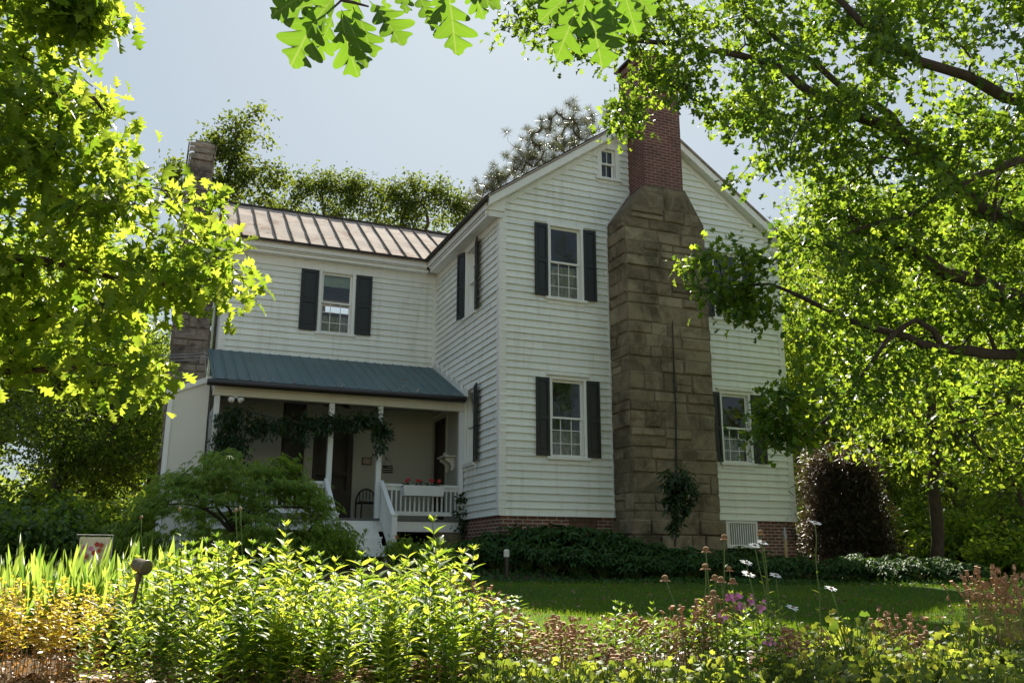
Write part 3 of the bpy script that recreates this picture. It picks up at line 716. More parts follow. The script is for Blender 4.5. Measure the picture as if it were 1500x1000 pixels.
# ceiling fan
cf = empty('ceiling_fan', 'brown ceiling fan under the porch ceiling near the door', 'fan', (-2.5, 3.3, 2.6))
b = MB(); b.lathe((0, 0, -.06), [(.02, 0), (.09, .02), (.1, .09), (.03, .12), (.02, .2)], 14); b.build('motor', M['dark'], cf)
for k in range(5):
    b = MB(); a = k*2*math.pi/5; c, s = math.cos(a), math.sin(a); pts = [(.1, -.03), (.5, -.07), (.55, 0), (.5, .07), (.1, .03)]
    b.prism([(x*c-y*s, x*s+y*c, .0+y*.15) for x, y in pts], (0, 0, .012)); b.build('blade', M['wood'], cf)
# window box
wb = empty('flower_box', 'white planter box of red geraniums hung on the porch railing', 'planter', (-1.0, 1.97, .48))
b = MB(); b.prism([(-.44, -.09, 0), (.44, -.09, 0), (.46, -.11, .22), (-.46, -.11, .22)], (0, .2, 0)); b.build('box', M['rail'], wb, bevel=.006)
# service bracket
sv = empty('service_wire_bracket', 'power wires running to a bracket at the left end of the green porch roof', 'wire', (-5.5, 1.9, 3.3))
b = MB(); base = Vector((-5.5, 1.9, 3.3)); q = lambda px, py, d: Vector(at(px, py, d))-base
b.tube([q(296, 521, 20.4), q(332, 533, 20.2)], .018, 6); b.tube([q(298, 516, 20.4), q(335, 528, 20.2)], .012, 6); b.tube([q(300, 512, 20.4), q(302, 548, 20.4)], .02, 6)
b.build('bracket', M['metal'], sv)
b = MB()
for dy in (0, 4, 9): b.tube([q(300, 517+dy, 20.4), q(200, 522+dy, 20.8), q(80, 500+dy, 21.5), q(-300, 420+dy, 24)], .009, 5)
b.build('wire', M['metal'], sv)
# red tag on the newel
b = MB(); b.box(-1.872, -1.815, .885, .899, -.46, -.38)
tag(b.build('reflector', M['tagred'], bevel=.004), 'small red reflector on the newel post at the foot of the steps', 'reflector')
# stake near the corner
p = gp(1152, 17.5); b = MB(); b.tube([(p[0], p[1], p[2]-.1), (p[0]+.01, p[1], p[2]+.75)], .03, 8)
sk = tag(b.build('garden_stake', M['stake']), 'pale wooden stake with a metal cap near the right corner of the house', 'stake')
b = MB(); b.lathe((p[0]+.01, p[1], p[2]+.752), [(.036, 0), (.038, .1), (.02, .16), (.012, .24)], 10); b.build('cap', M['metal'], sk)
# bollard light
p = gp(742, 15.5); b = MB(); b.lathe((p[0], p[1], p[2]-.05), [(.045, 0), (.045, .42)], 12)
bo = tag(b.build('path_bollard', M['gutter']), 'low black path bollard with a pale top before the dark shrubs', 'bollard')
b = MB(); b.lathe((p[0], p[1], p[2]+.371), [(.05, 0), (.05, .1), (.035, .13), (.0, .135)], 12); b.build('lamp', M['cream'], bo)
# bullet spotlight on a stake in the foreground
p0 = np.array(at(206, 828, 4.6)); g0 = float(gz(p0[0], p0[1]))
sl = empty('garden_spotlight', 'bronze bullet spotlight on a dark post among the foreground plants', 'lamp', p0)
ax = Vector(RT*1.0+UP*(-.12)-FW*.55).normalized()
b = MB(); b.lathe(Vector((0, 0, 0))-ax*.05, [(.0, -.008), (.018, -.004), (.029, .008), (.034, .024), (.035, .08), (.0385, .083), (.0385, .098), (.034, .099)], 20, ax)
b.build('lamp_head', M['bronze'], sl, smooth=True)
b = MB(); foot = Vector(at(184, 932, 4.62))-Vector(p0); top = Vector((0, 0, -.04)); f2 = top+(foot-top)*1.9
b.tube([top+Vector((0, 0, .005)), top+(foot-top)*.12], .016, 8); b.tube([top+(foot-top)*.1, f2], .010, 8)
b.build('post', M['bronze'], sl)
# garden flag
p0 = np.array(at(138, 806, 8.6)); g0 = float(gz(p0[0], p0[1]))
gf = empty('garden_flag', 'small cream garden flag with red and pink flowers behind the iris leaves', 'flag', p0)
b = MB(); vs = []; n = 10
for i in range(n+1):
    x = -.14+.28*i/n; y = .012*math.sin(i*1.1); vs += [(x, y, -.24), (x, y-.006, .13)]
b.add(vs, [(2*i, 2*i+2, 2*i+3, 2*i+1) for i in range(n)]); cl = b.build('cloth', M['flagcloth'], gf, smooth=True)
for m_, pts in (('red', [(.02, .06), (.05, .0), (-.06, -.06), (.06, .05), (.0, -.02)]), ('pink', [(-.08, -.03), (-.09, .03), (.085, -.06), (.03, -.12), (-.03, .02), (-.06, -.11)])):
    b = MB()
    for (x, z) in pts:
        for k in range(5):
            a = k*1.2566+x*30; c = (x+.013*math.cos(a), -.017, z+.013*math.sin(a))
            b.poly([(c[0]+.011*math.cos(t), -.02+.001*k, c[2]+.011*math.sin(t)) for t in np.linspace(0, 2*math.pi, 9)[:-1]])
    b.build('flower_print', M[m_], cl)
b = MB(); b.tube([(.155, .0, g0-p0[2]-.1), (.155, 0, .15), (-.17, 0, .15)], .006, 6); b.build('pole', M['metal'], gf)

# ------------------------------------------------------------------ leaf machinery
def T_blade(ts, ws, bend=.15, fold=.5, lobes=None):
    """leaf template: rows of left / mid / right points along +Y, length 1"""
    V = []; Fc = []
    for i, (t, wd) in enumerate(zip(ts, ws)):
        sh = 0 if lobes is None else lobes[i]; z = -bend*t*t
        V += [(-wd, t+sh, z+fold*wd), (0, t, z), (wd, t+sh, z+fold*wd)]
    for i in range(len(ts)-1):
        a = 3*i
        Fc += [(a, a+1, a+4), (a, a+4, a+3), (a+1, a+2, a+5), (a+1, a+5, a+4)]
    return np.array(V), np.array(Fc)
TPL = {
 'lance': T_blade([0, .12, .35, .6, .85, 1], [.008, .07, .145, .13, .05, 0], .22, .45),
 'thin': T_blade([0, .3, .7, 1], [.01, .06, .045, 0], .3, .3),
 'broad': T_blade([0, .12, .35, .6, .85, 1], [.008, .085, .18, .16, .06, 0], .22, .4),
 'oval': T_blade([0, .2, .5, .8, 1], [.01, .2, .28, .18, 0], .2, .35),
 'oak': T_blade([0, .14, .22, .34, .42, .56, .66, .80, .86, 1], [.012, .02, .17, .07, .34, .09, .36, .12, .17, 0], .18, .3, [0, 0, .03, 0, .08, 0, .09, 0, .05, 0]),
 'oakc': T_blade([0, .14, .22, .34, .42, .56, .66, .80, .86, 1], [.012, .02, .17, .07, .34, .09, .36, .12, .17, 0], .55, .75, [0, 0, .03, 0, .08, 0, .09, 0, .05, 0]),
 'oaksc': T_blade([0, .2, .4, .52, .72, 1], [.02, .05, .36, .1, .34, 0], .5, .7, [0, 0, .06, 0, .08, 0]),
 'oaks': T_blade([0, .2, .4, .52, .72, 1], [.02, .05, .36, .1, .34, 0], .15, .3, [0, 0, .06, 0, .08, 0]),
 'dia': (np.array([(0, 0, 0), (.28, .5, .06), (0, 1, -.1), (-.28, .5, .06)]), np.array([(0, 1, 2), (0, 2, 3)])),
 'lobe3': T_blade([0, .2, .42, .58, .78, 1], [.02, .26, .46, .26, .36, .02], .25, .3, [0, -.04, .05, .02, .1, 0]),
 'needle': (np.array([(-.02, 0, 0), (.02, 0, 0), (.012, 1, -.08), (-.012, 1, -.08)]), np.array([(0, 1, 2), (0, 2, 3)])),
 'sword': T_blade([0, .3, .6, .85, 1], [.022, .028, .027, .016, 0], .08, .45),
}
def unit(a): return a/np.maximum(np.linalg.norm(a, axis=-1, keepdims=True), 1e-9)
def leafset(tpl, P, D, N, S):
    tv, tf = TPL[tpl]; D = unit(D); X = unit(np.cross(D, N)); N = np.cross(X, D); k = len(tv)
    S = np.broadcast_to(np.asarray(S, float).reshape(-1, 1, 1), (len(P), 1, 1))
    V = P[:, None]+S*(tv[None, :, 0, None]*X[:, None]+tv[None, :, 1, None]*D[:, None]+tv[None, :, 2, None]*N[:, None])
    return V.reshape(-1, 3), (tf[None]+(np.arange(len(P))*k)[:, None, None]).reshape(-1, 3)
def sprays(A, DIR, k, spread, size, tpl, droop=.35, tilt=.6, flat=.6, rng=RNG):
    n = len(A); kk = n*k
    P = np.repeat(A, k, 0)+rng.normal(0, 1, (kk, 3))*np.array([spread, spread, spread*flat])
    D = np.repeat(DIR, k, 0)*.8+rng.normal(0, .75, (kk, 3)); D[:, 2] -= droop
    N = rng.normal(0, tilt, (kk, 3))+np.array([0, 0, 1.])
    return leafset(tpl, P, D, N, size*rng.uniform(.65, 1.2, kk))
def smooth_path(pts, step=.35, jit=.03, rng=RNG):
    P = [np.array(p, float) for p in pts]; P = [2*P[0]-P[1]]+P+[2*P[-1]-P[-2]]; out = []
    for i in range(1, len(P)-2):
        a, b_, c, d = P[i-1], P[i], P[i+1], P[i+2]; n = max(2, int(np.linalg.norm(c-b_)/step))
        for t in np.arange(n)/n:
            out.append(.5*((2*b_)+(c-a)*t+(2*a-5*b_+4*c-d)*t*t+(3*b_-a-3*c+d)*t**3)+rng.normal(0, jit, 3))
    out.append(P[-2]); return np.array(out)
def skeleton(limbs, anchors, rtip=.006, pw=2.3, sag=.08, rng=RNG):
    """limbs: list of (path, r0, r1). Anchors are joined greedily to the nearest node; returns nodes, parents, radii, limb tubes"""
    nodes = []; par = []
    for path, r0, r1 in limbs:
        if not nodes: prev = -1
        else: prev = int(np.argmin(np.linalg.norm(np.array(nodes)-path[0], axis=1)))
        for p in path: nodes.append(p); par.append(prev); prev = len(nodes)-1
    nl = len(nodes); nodes = np.array(nodes); A = np.array(anchors)
    n = len(A); best = np.full(n, 1e9); bi = np.zeros(n, int)
    d = np.linalg.norm(A[:, None]-nodes[None], axis=2); bi = d.argmin(1); best = d.min(1); alive = np.ones(n, bool)
    N = list(nodes); tips = np.zeros(n, int)
    for _ in range(n):
        i = int(np.where(alive, best, 1e9).argmin()); alive[i] = False
        a = N[bi[i]]; m = (a+A[i])/2+rng.normal(0, .06, 3)*best[i]; m[2] += sag*best[i]
        N.append(m); par.append(int(bi[i])); N.append(A[i]); par.append(len(N)-2); tips[i] = len(N)-1
        for j in (len(N)-2, len(N)-1):
            dd = np.linalg.norm(A-N[j], axis=1)*1.06; up = alive & (dd < best); best[up] = dd[up]; bi[up] = j
    N = np.array(N); par = np.array(par); r = np.zeros(len(N))
    for i in range(len(N)-1, nl-1, -1):
        r[i] = max(r[i], rtip**pw) if r[i] else rtip**pw
        r[par[i]] += r[i] if par[i] >= nl else 0
    r = r**(1/pw); return N, par, r, nl, tips
def branches(N, par, r, nl, limbs, name, mat, parent, rmax=.09):
    V = []; Fc = []; off = 0
    idx = np.arange(nl, len(N)); a = N[par[idx]]; b_ = N[idx]; rb = np.minimum(r[idx], rmax); ra = np.where(par[idx] >= nl, np.minimum(r[par[idx]], rmax), rb*1.15)
    t = unit(b_-a); ref = np.where(np.abs(t[:, 2:3]) > .9, np.array([[1., 0, 0]]), np.array([[0, 0, 1.]])); x = unit(np.cross(t, ref)); y = np.cross(t, x); n = 5
    ang = np.arange(n)*2*math.pi/n; ring = np.cos(ang)[None, :, None]*x[:, None]+np.sin(ang)[None, :, None]*y[:, None]
    v = np.stack([a[:, None]+ring*ra[:, None, None], (b_+t*rb[:, None]*.3)[:, None]+ring*rb[:, None, None]], 1).reshape(-1, 3)
    k = np.arange(n); q = np.stack([k, (k+1) % n, n+(k+1) % n, n+k], 1); Fq = (q[None]+(np.arange(len(idx))*2*n)[:, None, None]).reshape(-1, 4)
    V.append(v); Fc.append(Fq); off = len(v)
    for path, r0, r1 in limbs:
        mb = MB(); m = len(path); rr = [(r0+(r1-r0)*(i/(m-1))**.8)*(1+.06*math.sin(i*2.3)) for i in range(m)]
        mb.tube(path, rr, 10, caps=False); V.append(np.array(mb.v)); Fc.append(np.array(mb.f)+off); off += len(mb.v)
    return np_obj(name, np.concatenate(V), np.concatenate(Fc), mat, parent, smooth=True)
def inpoly(x, y, poly):
    c = np.zeros(len(x), bool); j = len(poly)-1
    for i in range(len(poly)):
        xi, yi = poly[i]; xj, yj = poly[j]
        with np.errstate(divide='ignore', invalid='ignore'):
            c ^= ((yi > y) != (yj > y)) & (x < (xj-xi)*(y-yi)/(yj-yi+1e-12)+xi)
        j = i
    return c
def pick(poly, n, d0, d1, rng=RNG):
    """n points with real depth d0..d1 spread through the part of the crown seen in this outline"""
    xs, ys = zip(*poly); out = []
    while len(out) < n:
        x = rng.uniform(min(xs), max(xs), 4*n); y = rng.uniform(min(ys), max(ys), 4*n); ok = inpoly(x, y, poly)
        for a, c in zip(x[ok], y[ok]): out.append(at(a, c, rng.uniform(d0, d1)))
    return np.array(out[:n])
def leafy_tree(name, label, limbs, A, k, spread, size, tpl, lmat, bmat, group=None, rtip=.006, droop=.35, cat='tree', flat=.6, tilt=.6, rmax=.09, pw=2.3, sag=.08):
    base = limbs[0][0][0]; t = empty(name, label, cat, base, group)
    limbs = [(p-base, a, b_) for p, a, b_ in limbs]; A = A-base
    N, par, r, nl, tips = skeleton(limbs, A, rtip, pw, sag)
    branches(N, par, r, nl, limbs, 'trunk', bmat, t, rmax)
    D = unit(A-N[par[par[tips]]]); mids = N[par[tips]]
    V1, F1 = sprays(A, D, k, spread, size, tpl, droop, tilt, flat)
    V2, F2 = sprays(mids, D, max(1, k//2), spread*.9, size, {'oak': 'oakc', 'oaks': 'oaksc'}.get(tpl, tpl), droop, tilt, flat)
    np_obj('crown', np.concatenate([V1, V2]), np.concatenate([F1, F2+len(V1)]), lmat, t)
    return t

# ------------------------------------------------------------------ large oak reaching in from the left
P_ = lambda *q: smooth_path([at(*p) for p in q], .25, .015)
tb = at(-420, 900, 5.6); tb[2] = gz(tb[0], tb[1])-.1
limbsL = [(smooth_path([tb, at(-400, 600, 5.6), at(-360, 300, 5.7), at(-300, 0, 5.8), at(-260, -250, 5.8)], .3, .01), .26, .12),
          (P_((-395, 560, 5.6), (-230, 520, 5.5), (-60, 390, 5.4), (60, 385, 5.4), (190, 412, 5.4), (300, 425, 5.4)), .07, .012),
          (P_((-370, 340, 5.7), (-180, 250, 5.6), (0, 190, 5.5), (110, 130, 5.5), (150, 160, 5.5)), .06, .01),
          (P_((-320, 60, 5.8), (-150, 10, 5.7), (20, -40, 5.6), (110, 0, 5.6)), .05, .008),
          (P_((-395, 600, 5.6), (-230, 640, 5.4), (-60, 560, 5.3), (90, 540, 5.3), (200, 535, 5.3)), .05, .01)]
polyL = [(-330, -120), (62, -120), (78, 60), (120, 110), (172, 110), (185, 200), (200, 235), (205, 300), (170, 345), (210, 345), (255, 300), (322, 285), (330, 340), (358, 400), (320, 455), (255, 445), (262, 530), (200, 590), (140, 600), (90, 560), (70, 600), (0, 560), (-330, 620)]
AL = np.concatenate([pick(polyL, 390, 4.9, 6.2), pick([(95, -60), (135, -60), (152, 38), (118, 46), (92, 15)], 28, 5.4, 5.8), pick([(-330, -700), (150, -700), (60, -120), (-330, -120)], 120, 5.2, 7), pick([(-900, -300), (-330, -300), (-330, 600), (-900, 600)], 160, 5, 7)])
leafy_tree('oak_tree', 'sunlit lobed leaf oak leaning in along the left edge of the picture', limbsL, AL, 16, .11, .125, 'oak', M['oak'], M['bark'], rtip=.004, rmax=.02)

# ------------------------------------------------------------------ large oak on the right
tb = gp(1680, 11.5); tb[2] -= .1
limbsR = [(smooth_path([tb, at(1665, 650, 11.5), at(1640, 450, 11.5), at(1600, 250, 11.4), at(1570, 60, 11.3), at(1540, -200, 11.3), at(1520, -500, 11.4)], .3, .015), .34, .14),
          (P_((1645, 500, 11.5), (1560, 460, 11.3), (1500, 438, 11.2), (1433, 414, 11.1), (1383, 400, 11.1), (1345, 372, 11.2), (1290, 350, 11.5)), .17, .05),
          (P_((1655, 560, 11.5), (1560, 525, 11.2), (1490, 518, 11.0), (1420, 515, 10.9), (1370, 512, 10.9), (1330, 495, 11), (1250, 470, 11.2), (1180, 440, 11.4), (1130, 418, 11.6), (1060, 415, 11.7)), .12, .012),
          (P_((1612, 330, 11.4), (1540, 330, 11.2), (1460, 318, 11.3), (1390, 262, 11.4), (1345, 215, 11.6), (1260, 172, 11.8), (1190, 138, 12), (1150, 105, 12.1), (1080, 82, 12.2), (1000, 66, 12.3), (930, 60, 12.4)), .14, .03),
          (P_((1400, 272, 11.4), (1360, 235, 11.7), (1300, 165, 11.9), (1240, 130, 12), (1170, 80, 12.2), (1090, 20, 12.4)), .075, .03),
          (P_((1600, 250, 11.4), (1520, 232, 11), (1450, 250, 10.8), (1400, 275, 10.7), (1340, 312, 10.6), (1260, 335, 10.6), (1190, 365, 10.7)), .085, .015),
          (P_((1575, 100, 11.3), (1500, 150, 11), (1420, 110, 10.8), (1350, 90, 10.7), (1260, 30, 10.7), (1180, -60, 10.8)), .10, .03),
          (P_((1440, 416, 11.1), (1430, 380, 11.1), (1455, 320, 11.1), (1465, 240, 11)), .05, .02),
          (P_((1383, 512, 10.9), (1345, 470, 10.9), (1300, 500, 10.9), (1240, 580, 10.9), (1180, 640, 11), (1130, 640, 11.2)), .045, .012),
          (P_((1460, 516, 11), (1440, 480, 11), (1452, 440, 11)), .03, .012)]
holes = [(1065, 225, 26), (1240, 92, 22), (1320, 150, 18), (1345, 95, 16), (1175, 265, 12), (1480, 150, 16), (1420, 20, 14), (905, 175, 14), (1045, 120, 12), (968, 175, 38), (968, 235, 44), (950, 120, 14), (1010, 225, 30)]
def holed(poly, n, d0, d1):
    out = []
    C = pick(poly, int(n*1.5/5), d0, d1)
    for p in np.repeat(C, 5, 0)+RNG.normal(0, .27, (len(C)*5, 3)):
        r = p-CO; dz = r@FW; px = 750+F*(r@RT)/dz; py = 500-F*(r@UP)/dz
        if all((px-a)**2+(py-b_)**2 > (c+10)**2 for a, b_, c in holes): out.append(p)
    return np.array(out[:n])
AR = np.concatenate([
 holed([(770, -60), (775, 60), (850, 85), (885, 160), (935, 165), (955, 140), (1010, 165), (1110, 165), (1180, -60)], 190, 11.4, 13.2),
 holed([(1045, 130), (1180, 0), (1560, -60), (1560, 420), (1250, 470), (1205, 380), (1150, 270), (1090, 200)], 520, 10, 13.5),
 holed([(1215, 390), (1560, 400), (1560, 560), (1330, 600), (1215, 630), (1205, 520)], 150, 10.2, 12.6),
 pick([(985, 385), (1060, 352), (1125, 362), (1140, 470), (1085, 470), (1010, 410)], 34, 11.3, 11.9),
 pick([(900, 150), (940, 140), (935, 200), (905, 205)], 9, 12, 12.6), pick([(935, 90), (990, 85), (985, 125), (940, 130)], 7, 12, 12.6),
 pick([(1095, 590), (1160, 560), (1180, 650), (1120, 665)], 20, 10.9, 11.3),
 pick([(1250, -400), (1900, -400), (1900, -60), (1250, -60)], 70, 10.5, 14),
 pick([(1560, -60), (2100, -60), (2100, 500), (1560, 560)], 130, 10, 14)])
leafy_tree('oak_tree', 'big spreading oak with long dark limbs filling the upper right of the picture', limbsR, AR, 18, .15, .125, 'oaks', M['oak_r'], M['bark_d'], rtip=.005, rmax=.04, sag=.04)

# ------------------------------------------------------------------ near oak twigs hanging into the top of the frame, each leaf a part
def oak_leaf_mesh():
    # white oak outline: three pairs of rounded, forward swept lobes, a round tip and deep rounded sinuses
    half = []
    def lobe(t0, t1, w0, w1, wmax, fwd):
        for s in np.linspace(0, 1, 9)[:-1]:
            b_ = math.sin(math.pi*s)**.62; half.append((t0+(t1-t0)*s+fwd*b_, w0+(w1-w0)*s+wmax*b_))
    half.append((0, .010)); half.append((.07, .012))
    lobe(.10, .26, .02, .05, .085, .05); lobe(.27, .50, .05, .075, .21, .11); lobe(.51, .74, .075, .07, .235, .12); lobe(.75, .88, .07, .06, .13, .08); half.append((.93, .085)); half.append((.975, .06)); half.append((1.0, .0))
    V = []; Fc = []; n = len(half); tm = np.maximum.accumulate(np.interp(np.arange(n), [0, 1, 9.5, 17.5, 25.5, 33.5, n-1], [0, .07, .22, .42, .66, .85, 1]))
    for (t, w_), m_ in zip(half, tm):
        for sg in (-1, 0, 1):
            y = m_ if sg == 0 else t; x = sg*w_; V.append((x, y, -.16*y*y+.22*abs(x)+.012*math.sin(y*30)*(abs(x) > .05)))
    for i in range(n-1):
        a = 3*i; Fc += [(a, a+1, a+4), (a, a+4, a+3), (a+1, a+2, a+5), (a+1, a+5, a+4)]
    return np.array(V), np.array(Fc)
ov, of = oak_leaf_mesh()
lm = []
for q in range(3):
    v = ov.copy(); v[:, 2] += .05*np.sin(v[:, 1]*6+q*2)*np.abs(v[:, 0])*3; v[:, 0] += .05*np.sin(v[:, 1]*3+q); lm.append(v)
def oak_branch(label, twigs, lv, dist):
    base = at(*twigs[0][0], dist); t = empty('oak_branch', label, 'branch', base)
    b = MB()
    for tw in twigs: pts = smooth_path([at(x, y, dist)-base for x, y in tw], .03, .002); b.tube(pts, list(np.linspace(.006, .0025, len(pts))), 6)
    b.build('twig', M['bark'], t, smooth=True)
    protos = {}
    for i, (x0, y0, x1, y1, s) in enumerate(lv):
        d = dist+random.uniform(-.10, .10); p = at(x0, y0, d)-base; e = at(x1, y1, d+random.uniform(-.05, .02))-base
        D = e-p; Ln = np.linalg.norm(D); D = D/Ln
        n = -FW*random.uniform(.5, 1)+RT*random.uniform(-.6, .6)+np.array([0, 0, random.uniform(.1, .7)])
        X = unit(np.cross(D, n)); Nn = np.cross(X, D); q = i % 3
        if q not in protos: o = np_obj('leaf', lm[q], of, M['oak_n'], t, smooth=True); protos[q] = o
        else: o = protos[q].copy(); COL.objects.link(o); o.parent = t
        from mathutils import Matrix
        m = Matrix.Identity(4)
        for r_ in range(3):
            m[r_][0] = X[r_]*Ln*s; m[r_][1] = D[r_]*Ln; m[r_][2] = Nn[r_]*Ln; m[r_][3] = p[r_]
        o.matrix_local = m
    return t
oak_branch('big backlit oak leaves hanging at the top left of centre', [[(560, -160), (520, -60), (500, 0), (470, 25)], [(520, -60), (600, -30), (660, -20)], [(500, 0), (540, 10)], [(560, -160), (700, -40)]],
 [(480, 2, 400, 18, 1.1), (470, 10, 428, 92, 1.2), (490, 20, 462, 88, .9), (500, 20, 516, 112, 1.15), (520, 10, 550, 80, 1.1), (545, 0, 590, 60, 1.25), (500, 15, 545, 92, .9), (470, -5, 415, -10, 1.1), (610, -15, 635, 35, 1.1), (585, -30, 600, 15, 1), (655, -20, 672, 76, 1.15), (660, -18, 625, 40, .9), (690, -30, 705, 28, 1), (672, -25, 735, 8, 1.1), (530, -10, 500, 45, 1), (560, -5, 575, 30, 1), (450, -10, 395, 22, .9), (505, -20, 440, 45, 1.1)], 2.3)
oak_branch('big backlit oak leaves hanging at the top beside the brick stack', [[(900, -200), (870, -60), (850, -10), (820, 5)], [(870, -60), (910, -15), (930, -10)], [(900, -200), (950, -40)]],
 [(845, -15, 788, 28, 1.1), (848, 0, 822, 84, 1.15), (862, 8, 884, 92, 1.15), (890, -12, 906, 62, 1.1), (912, -20, 930, 50, 1.05), (915, -25, 958, 18, 1.1), (860, -25, 852, 48, .95), (820, -15, 775, -5, 1), (885, -30, 880, 40, .9)], 2.3)

# ------------------------------------------------------------------ woodland trees behind the house and at its sides
def crown_anchors(n, h, rad, z0, lobes, seed):
    rng = np.random.default_rng(seed); C = []
    for _ in range(lobes):
        a = rng.uniform(0, 2*math.pi); q = rng.uniform(.15, .75)*rad; C.append((q*math.cos(a), q*math.sin(a), rng.uniform(z0+.12*(h-z0), h-.35*rad), rng.uniform(.35, .6)*rad))
    C.append((0, 0, h-.45*rad, .45*rad)); C = np.array(C); out = []
    for _ in range(n):
        c = C[rng.integers(len(C))]; d = unit(rng.normal(0, 1, 3)); out.append(c[:3]+d*c[3]*rng.uniform(.45, 1)*np.array([1, 1, .75]))
    return np.array(out)
def proto_tree(name, h, rad, z0, n, k, size, lmat, bmat, seed, spread=.42, tpl='dia', lean=.5, r=.22, lobes=11):
    rng = np.random.default_rng(seed); A = crown_anchors(n, h, rad, z0, lobes, seed)
    tr = smooth_path([(0, 0, -.3), (rng.normal(0, .15), rng.normal(0, .15), h*.3), (rng.normal(0, lean), rng.normal(0, lean), h*.6), (rng.normal(0, lean), rng.normal(0, lean), h*.9)], .5, .03, rng)
    limbs = [(tr, r, r*.25)]
    for q in range(5):
        i = int(len(tr)*rng.uniform(.3, .75)); a = q*1.3+rng.uniform(0, 1); ln = rad*rng.uniform(.5, .9)
        limbs.append((smooth_path([tr[i], tr[i]+np.array([math.cos(a)*ln*.5, math.sin(a)*ln*.5, ln*.25]), tr[i]+np.array([math.cos(a)*ln, math.sin(a)*ln, ln*.7])], .5, .05, rng), r*.45, r*.12))
    return limbs, A, k, spread, size, tpl, lmat, bmat
PROTO = {}
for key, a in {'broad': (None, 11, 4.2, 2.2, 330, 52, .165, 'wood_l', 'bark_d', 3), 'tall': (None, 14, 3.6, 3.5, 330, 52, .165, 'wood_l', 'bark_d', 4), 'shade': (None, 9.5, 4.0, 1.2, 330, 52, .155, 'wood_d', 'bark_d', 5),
               'low': (None, 6.5, 3.2, .8, 260, 48, .14, 'wood_l', 'bark_d', 6), 'airy': (None, 15, 3.6, 6.5, 190, 26, .24, 'far', 'bark', 8)}.items():
    PROTO[key] = proto_tree(*a[:7], M[a[7]], M[a[8]], a[9])
BUILT = {}
def place_tree(key, px, d, scale, label, rot=None, group='woodland trees', name='woodland_tree', sz=1):
    p = gp(px, d)
    if key not in BUILT:
        limbs, A, k, s, size, tpl, lm_, bm_ = PROTO[key]
        t = leafy_tree(name, label, limbs, A, k, s, size, tpl, lm_, bm_, group, rtip=.012, rmax=.12); BUILT[key] = t
    else:
        src = BUILT[key]; t = src.copy(); COL.objects.link(t); t['label'] = label; t.name = name
        for c in src.children: q = c.copy(); COL.objects.link(q); q.parent = t
    t.location = p; t.rotation_euler = (0, 0, random.uniform(0, 6.28) if rot is None else rot); t.scale = (scale, scale, scale*sz)
    return t
def hgt(px, py, d): return at(px, py, d)[2]-gp(px, d)[2]
for key, px, d, py, sz, lab in (
  ('shade', 215, 27, 470, 1, 'dark leaning tree just left of the lean-to shed'),
  ('tall', 150, 30, 330, 1, 'tall tree behind the oak leaves left of the grey chimney'),
  ('shade', 60, 25, 400, 1, 'dark tree standing at the left behind the round shrub'),
  ('low', 110, 33, 560, 1, 'low sunlit tree seen between the dark trunks at the left'),
  ('broad', -60, 32, 300, 1, 'tree at the far left edge behind the oak leaves'),
  ('shade', -190, 27, 330, 1, 'dark tree beyond the left edge behind the irises'),
  ('tall', 1180, 40, 300, 1, 'tall tree behind the right roof slope'),
  ('broad', 1260, 30, 330, 1, 'bright tree just right of the side porch'),
  ('low', 1215, 34, 540, 1, 'low bright tree behind the side porch column'),
  ('broad', 1430, 28, 300, 1, 'bright broad tree behind the bare trunk at the right'),
  ('tall', 1350, 38, 220, 1, 'tall bright tree behind the long oak limbs'),
  ('low', 1490, 24, 520, 1, 'low bright tree at the right edge above the shrubs'),
  ('tall', 1560, 34, 150, 1, 'tall tree beyond the right edge'),
  ('low', 1330, 27, 600, 1, 'low bright tree between the dark evergreen and the bare trunk'),
  ('broad', 1660, 26, 300, 1, 'broad tree outside the right edge beside the big oak'),
  ('low', 1420, 32, 600, 1, 'small bright tree in the gap right of the bare trunk')):
    H = PROTO[key][1][:, 2].max()+.25
    place_tree(key, px, d, hgt(px, py, d)/H, lab)
for i, (bx, by, sc) in enumerate(((-16, -56, 1.1), (-27, -60, 1.2))):
    t = place_tree('tall', 600, 30, sc, ('tree behind the viewer faintly mirrored in the gable windows', 'taller tree behind the viewer faintly mirrored in the gable windows')[i], group='trees behind the viewer')
    t.location = (bx, by, float(gz(bx, by)))
# tree with a bare straight trunk right of the house
p = gp(1371, 19.5); tr = smooth_path([p-[0, 0, .2], at(1369, 680, 19.5), at(1362, 560, 19.5), at(1350, 400, 19.6)], .4, .02)
A = np.concatenate([pick([(1200, 570), (1560, 520), (1600, 690), (1420, 720), (1250, 660)], 200, 17, 22), pick([(1180, 330), (1540, 330), (1560, 540), (1200, 570)], 200, 18, 22)])
lb = [(tr, .15, .08), (P_((1368, 660, 19.5), (1400, 620, 19.2), (1480, 600, 19), (1560, 560, 19)), .05, .02), (P_((1365, 640, 19.5), (1320, 590, 19), (1250, 575, 19)), .045, .02),
      (P_((1500, 740, 18.2), (1470, 690, 18.3), (1420, 640, 18.5), (1390, 590, 18.6)), .05, .03)]
leafy_tree('woodland_tree', 'straight brown trunk with layered bright foliage on the lawn edge right of the house', lb, A, 16, .3, .17, 'dia', M['wood_l'], M['bark'], 'woodland trees', rtip=.006, rmax=.04, flat=.35)
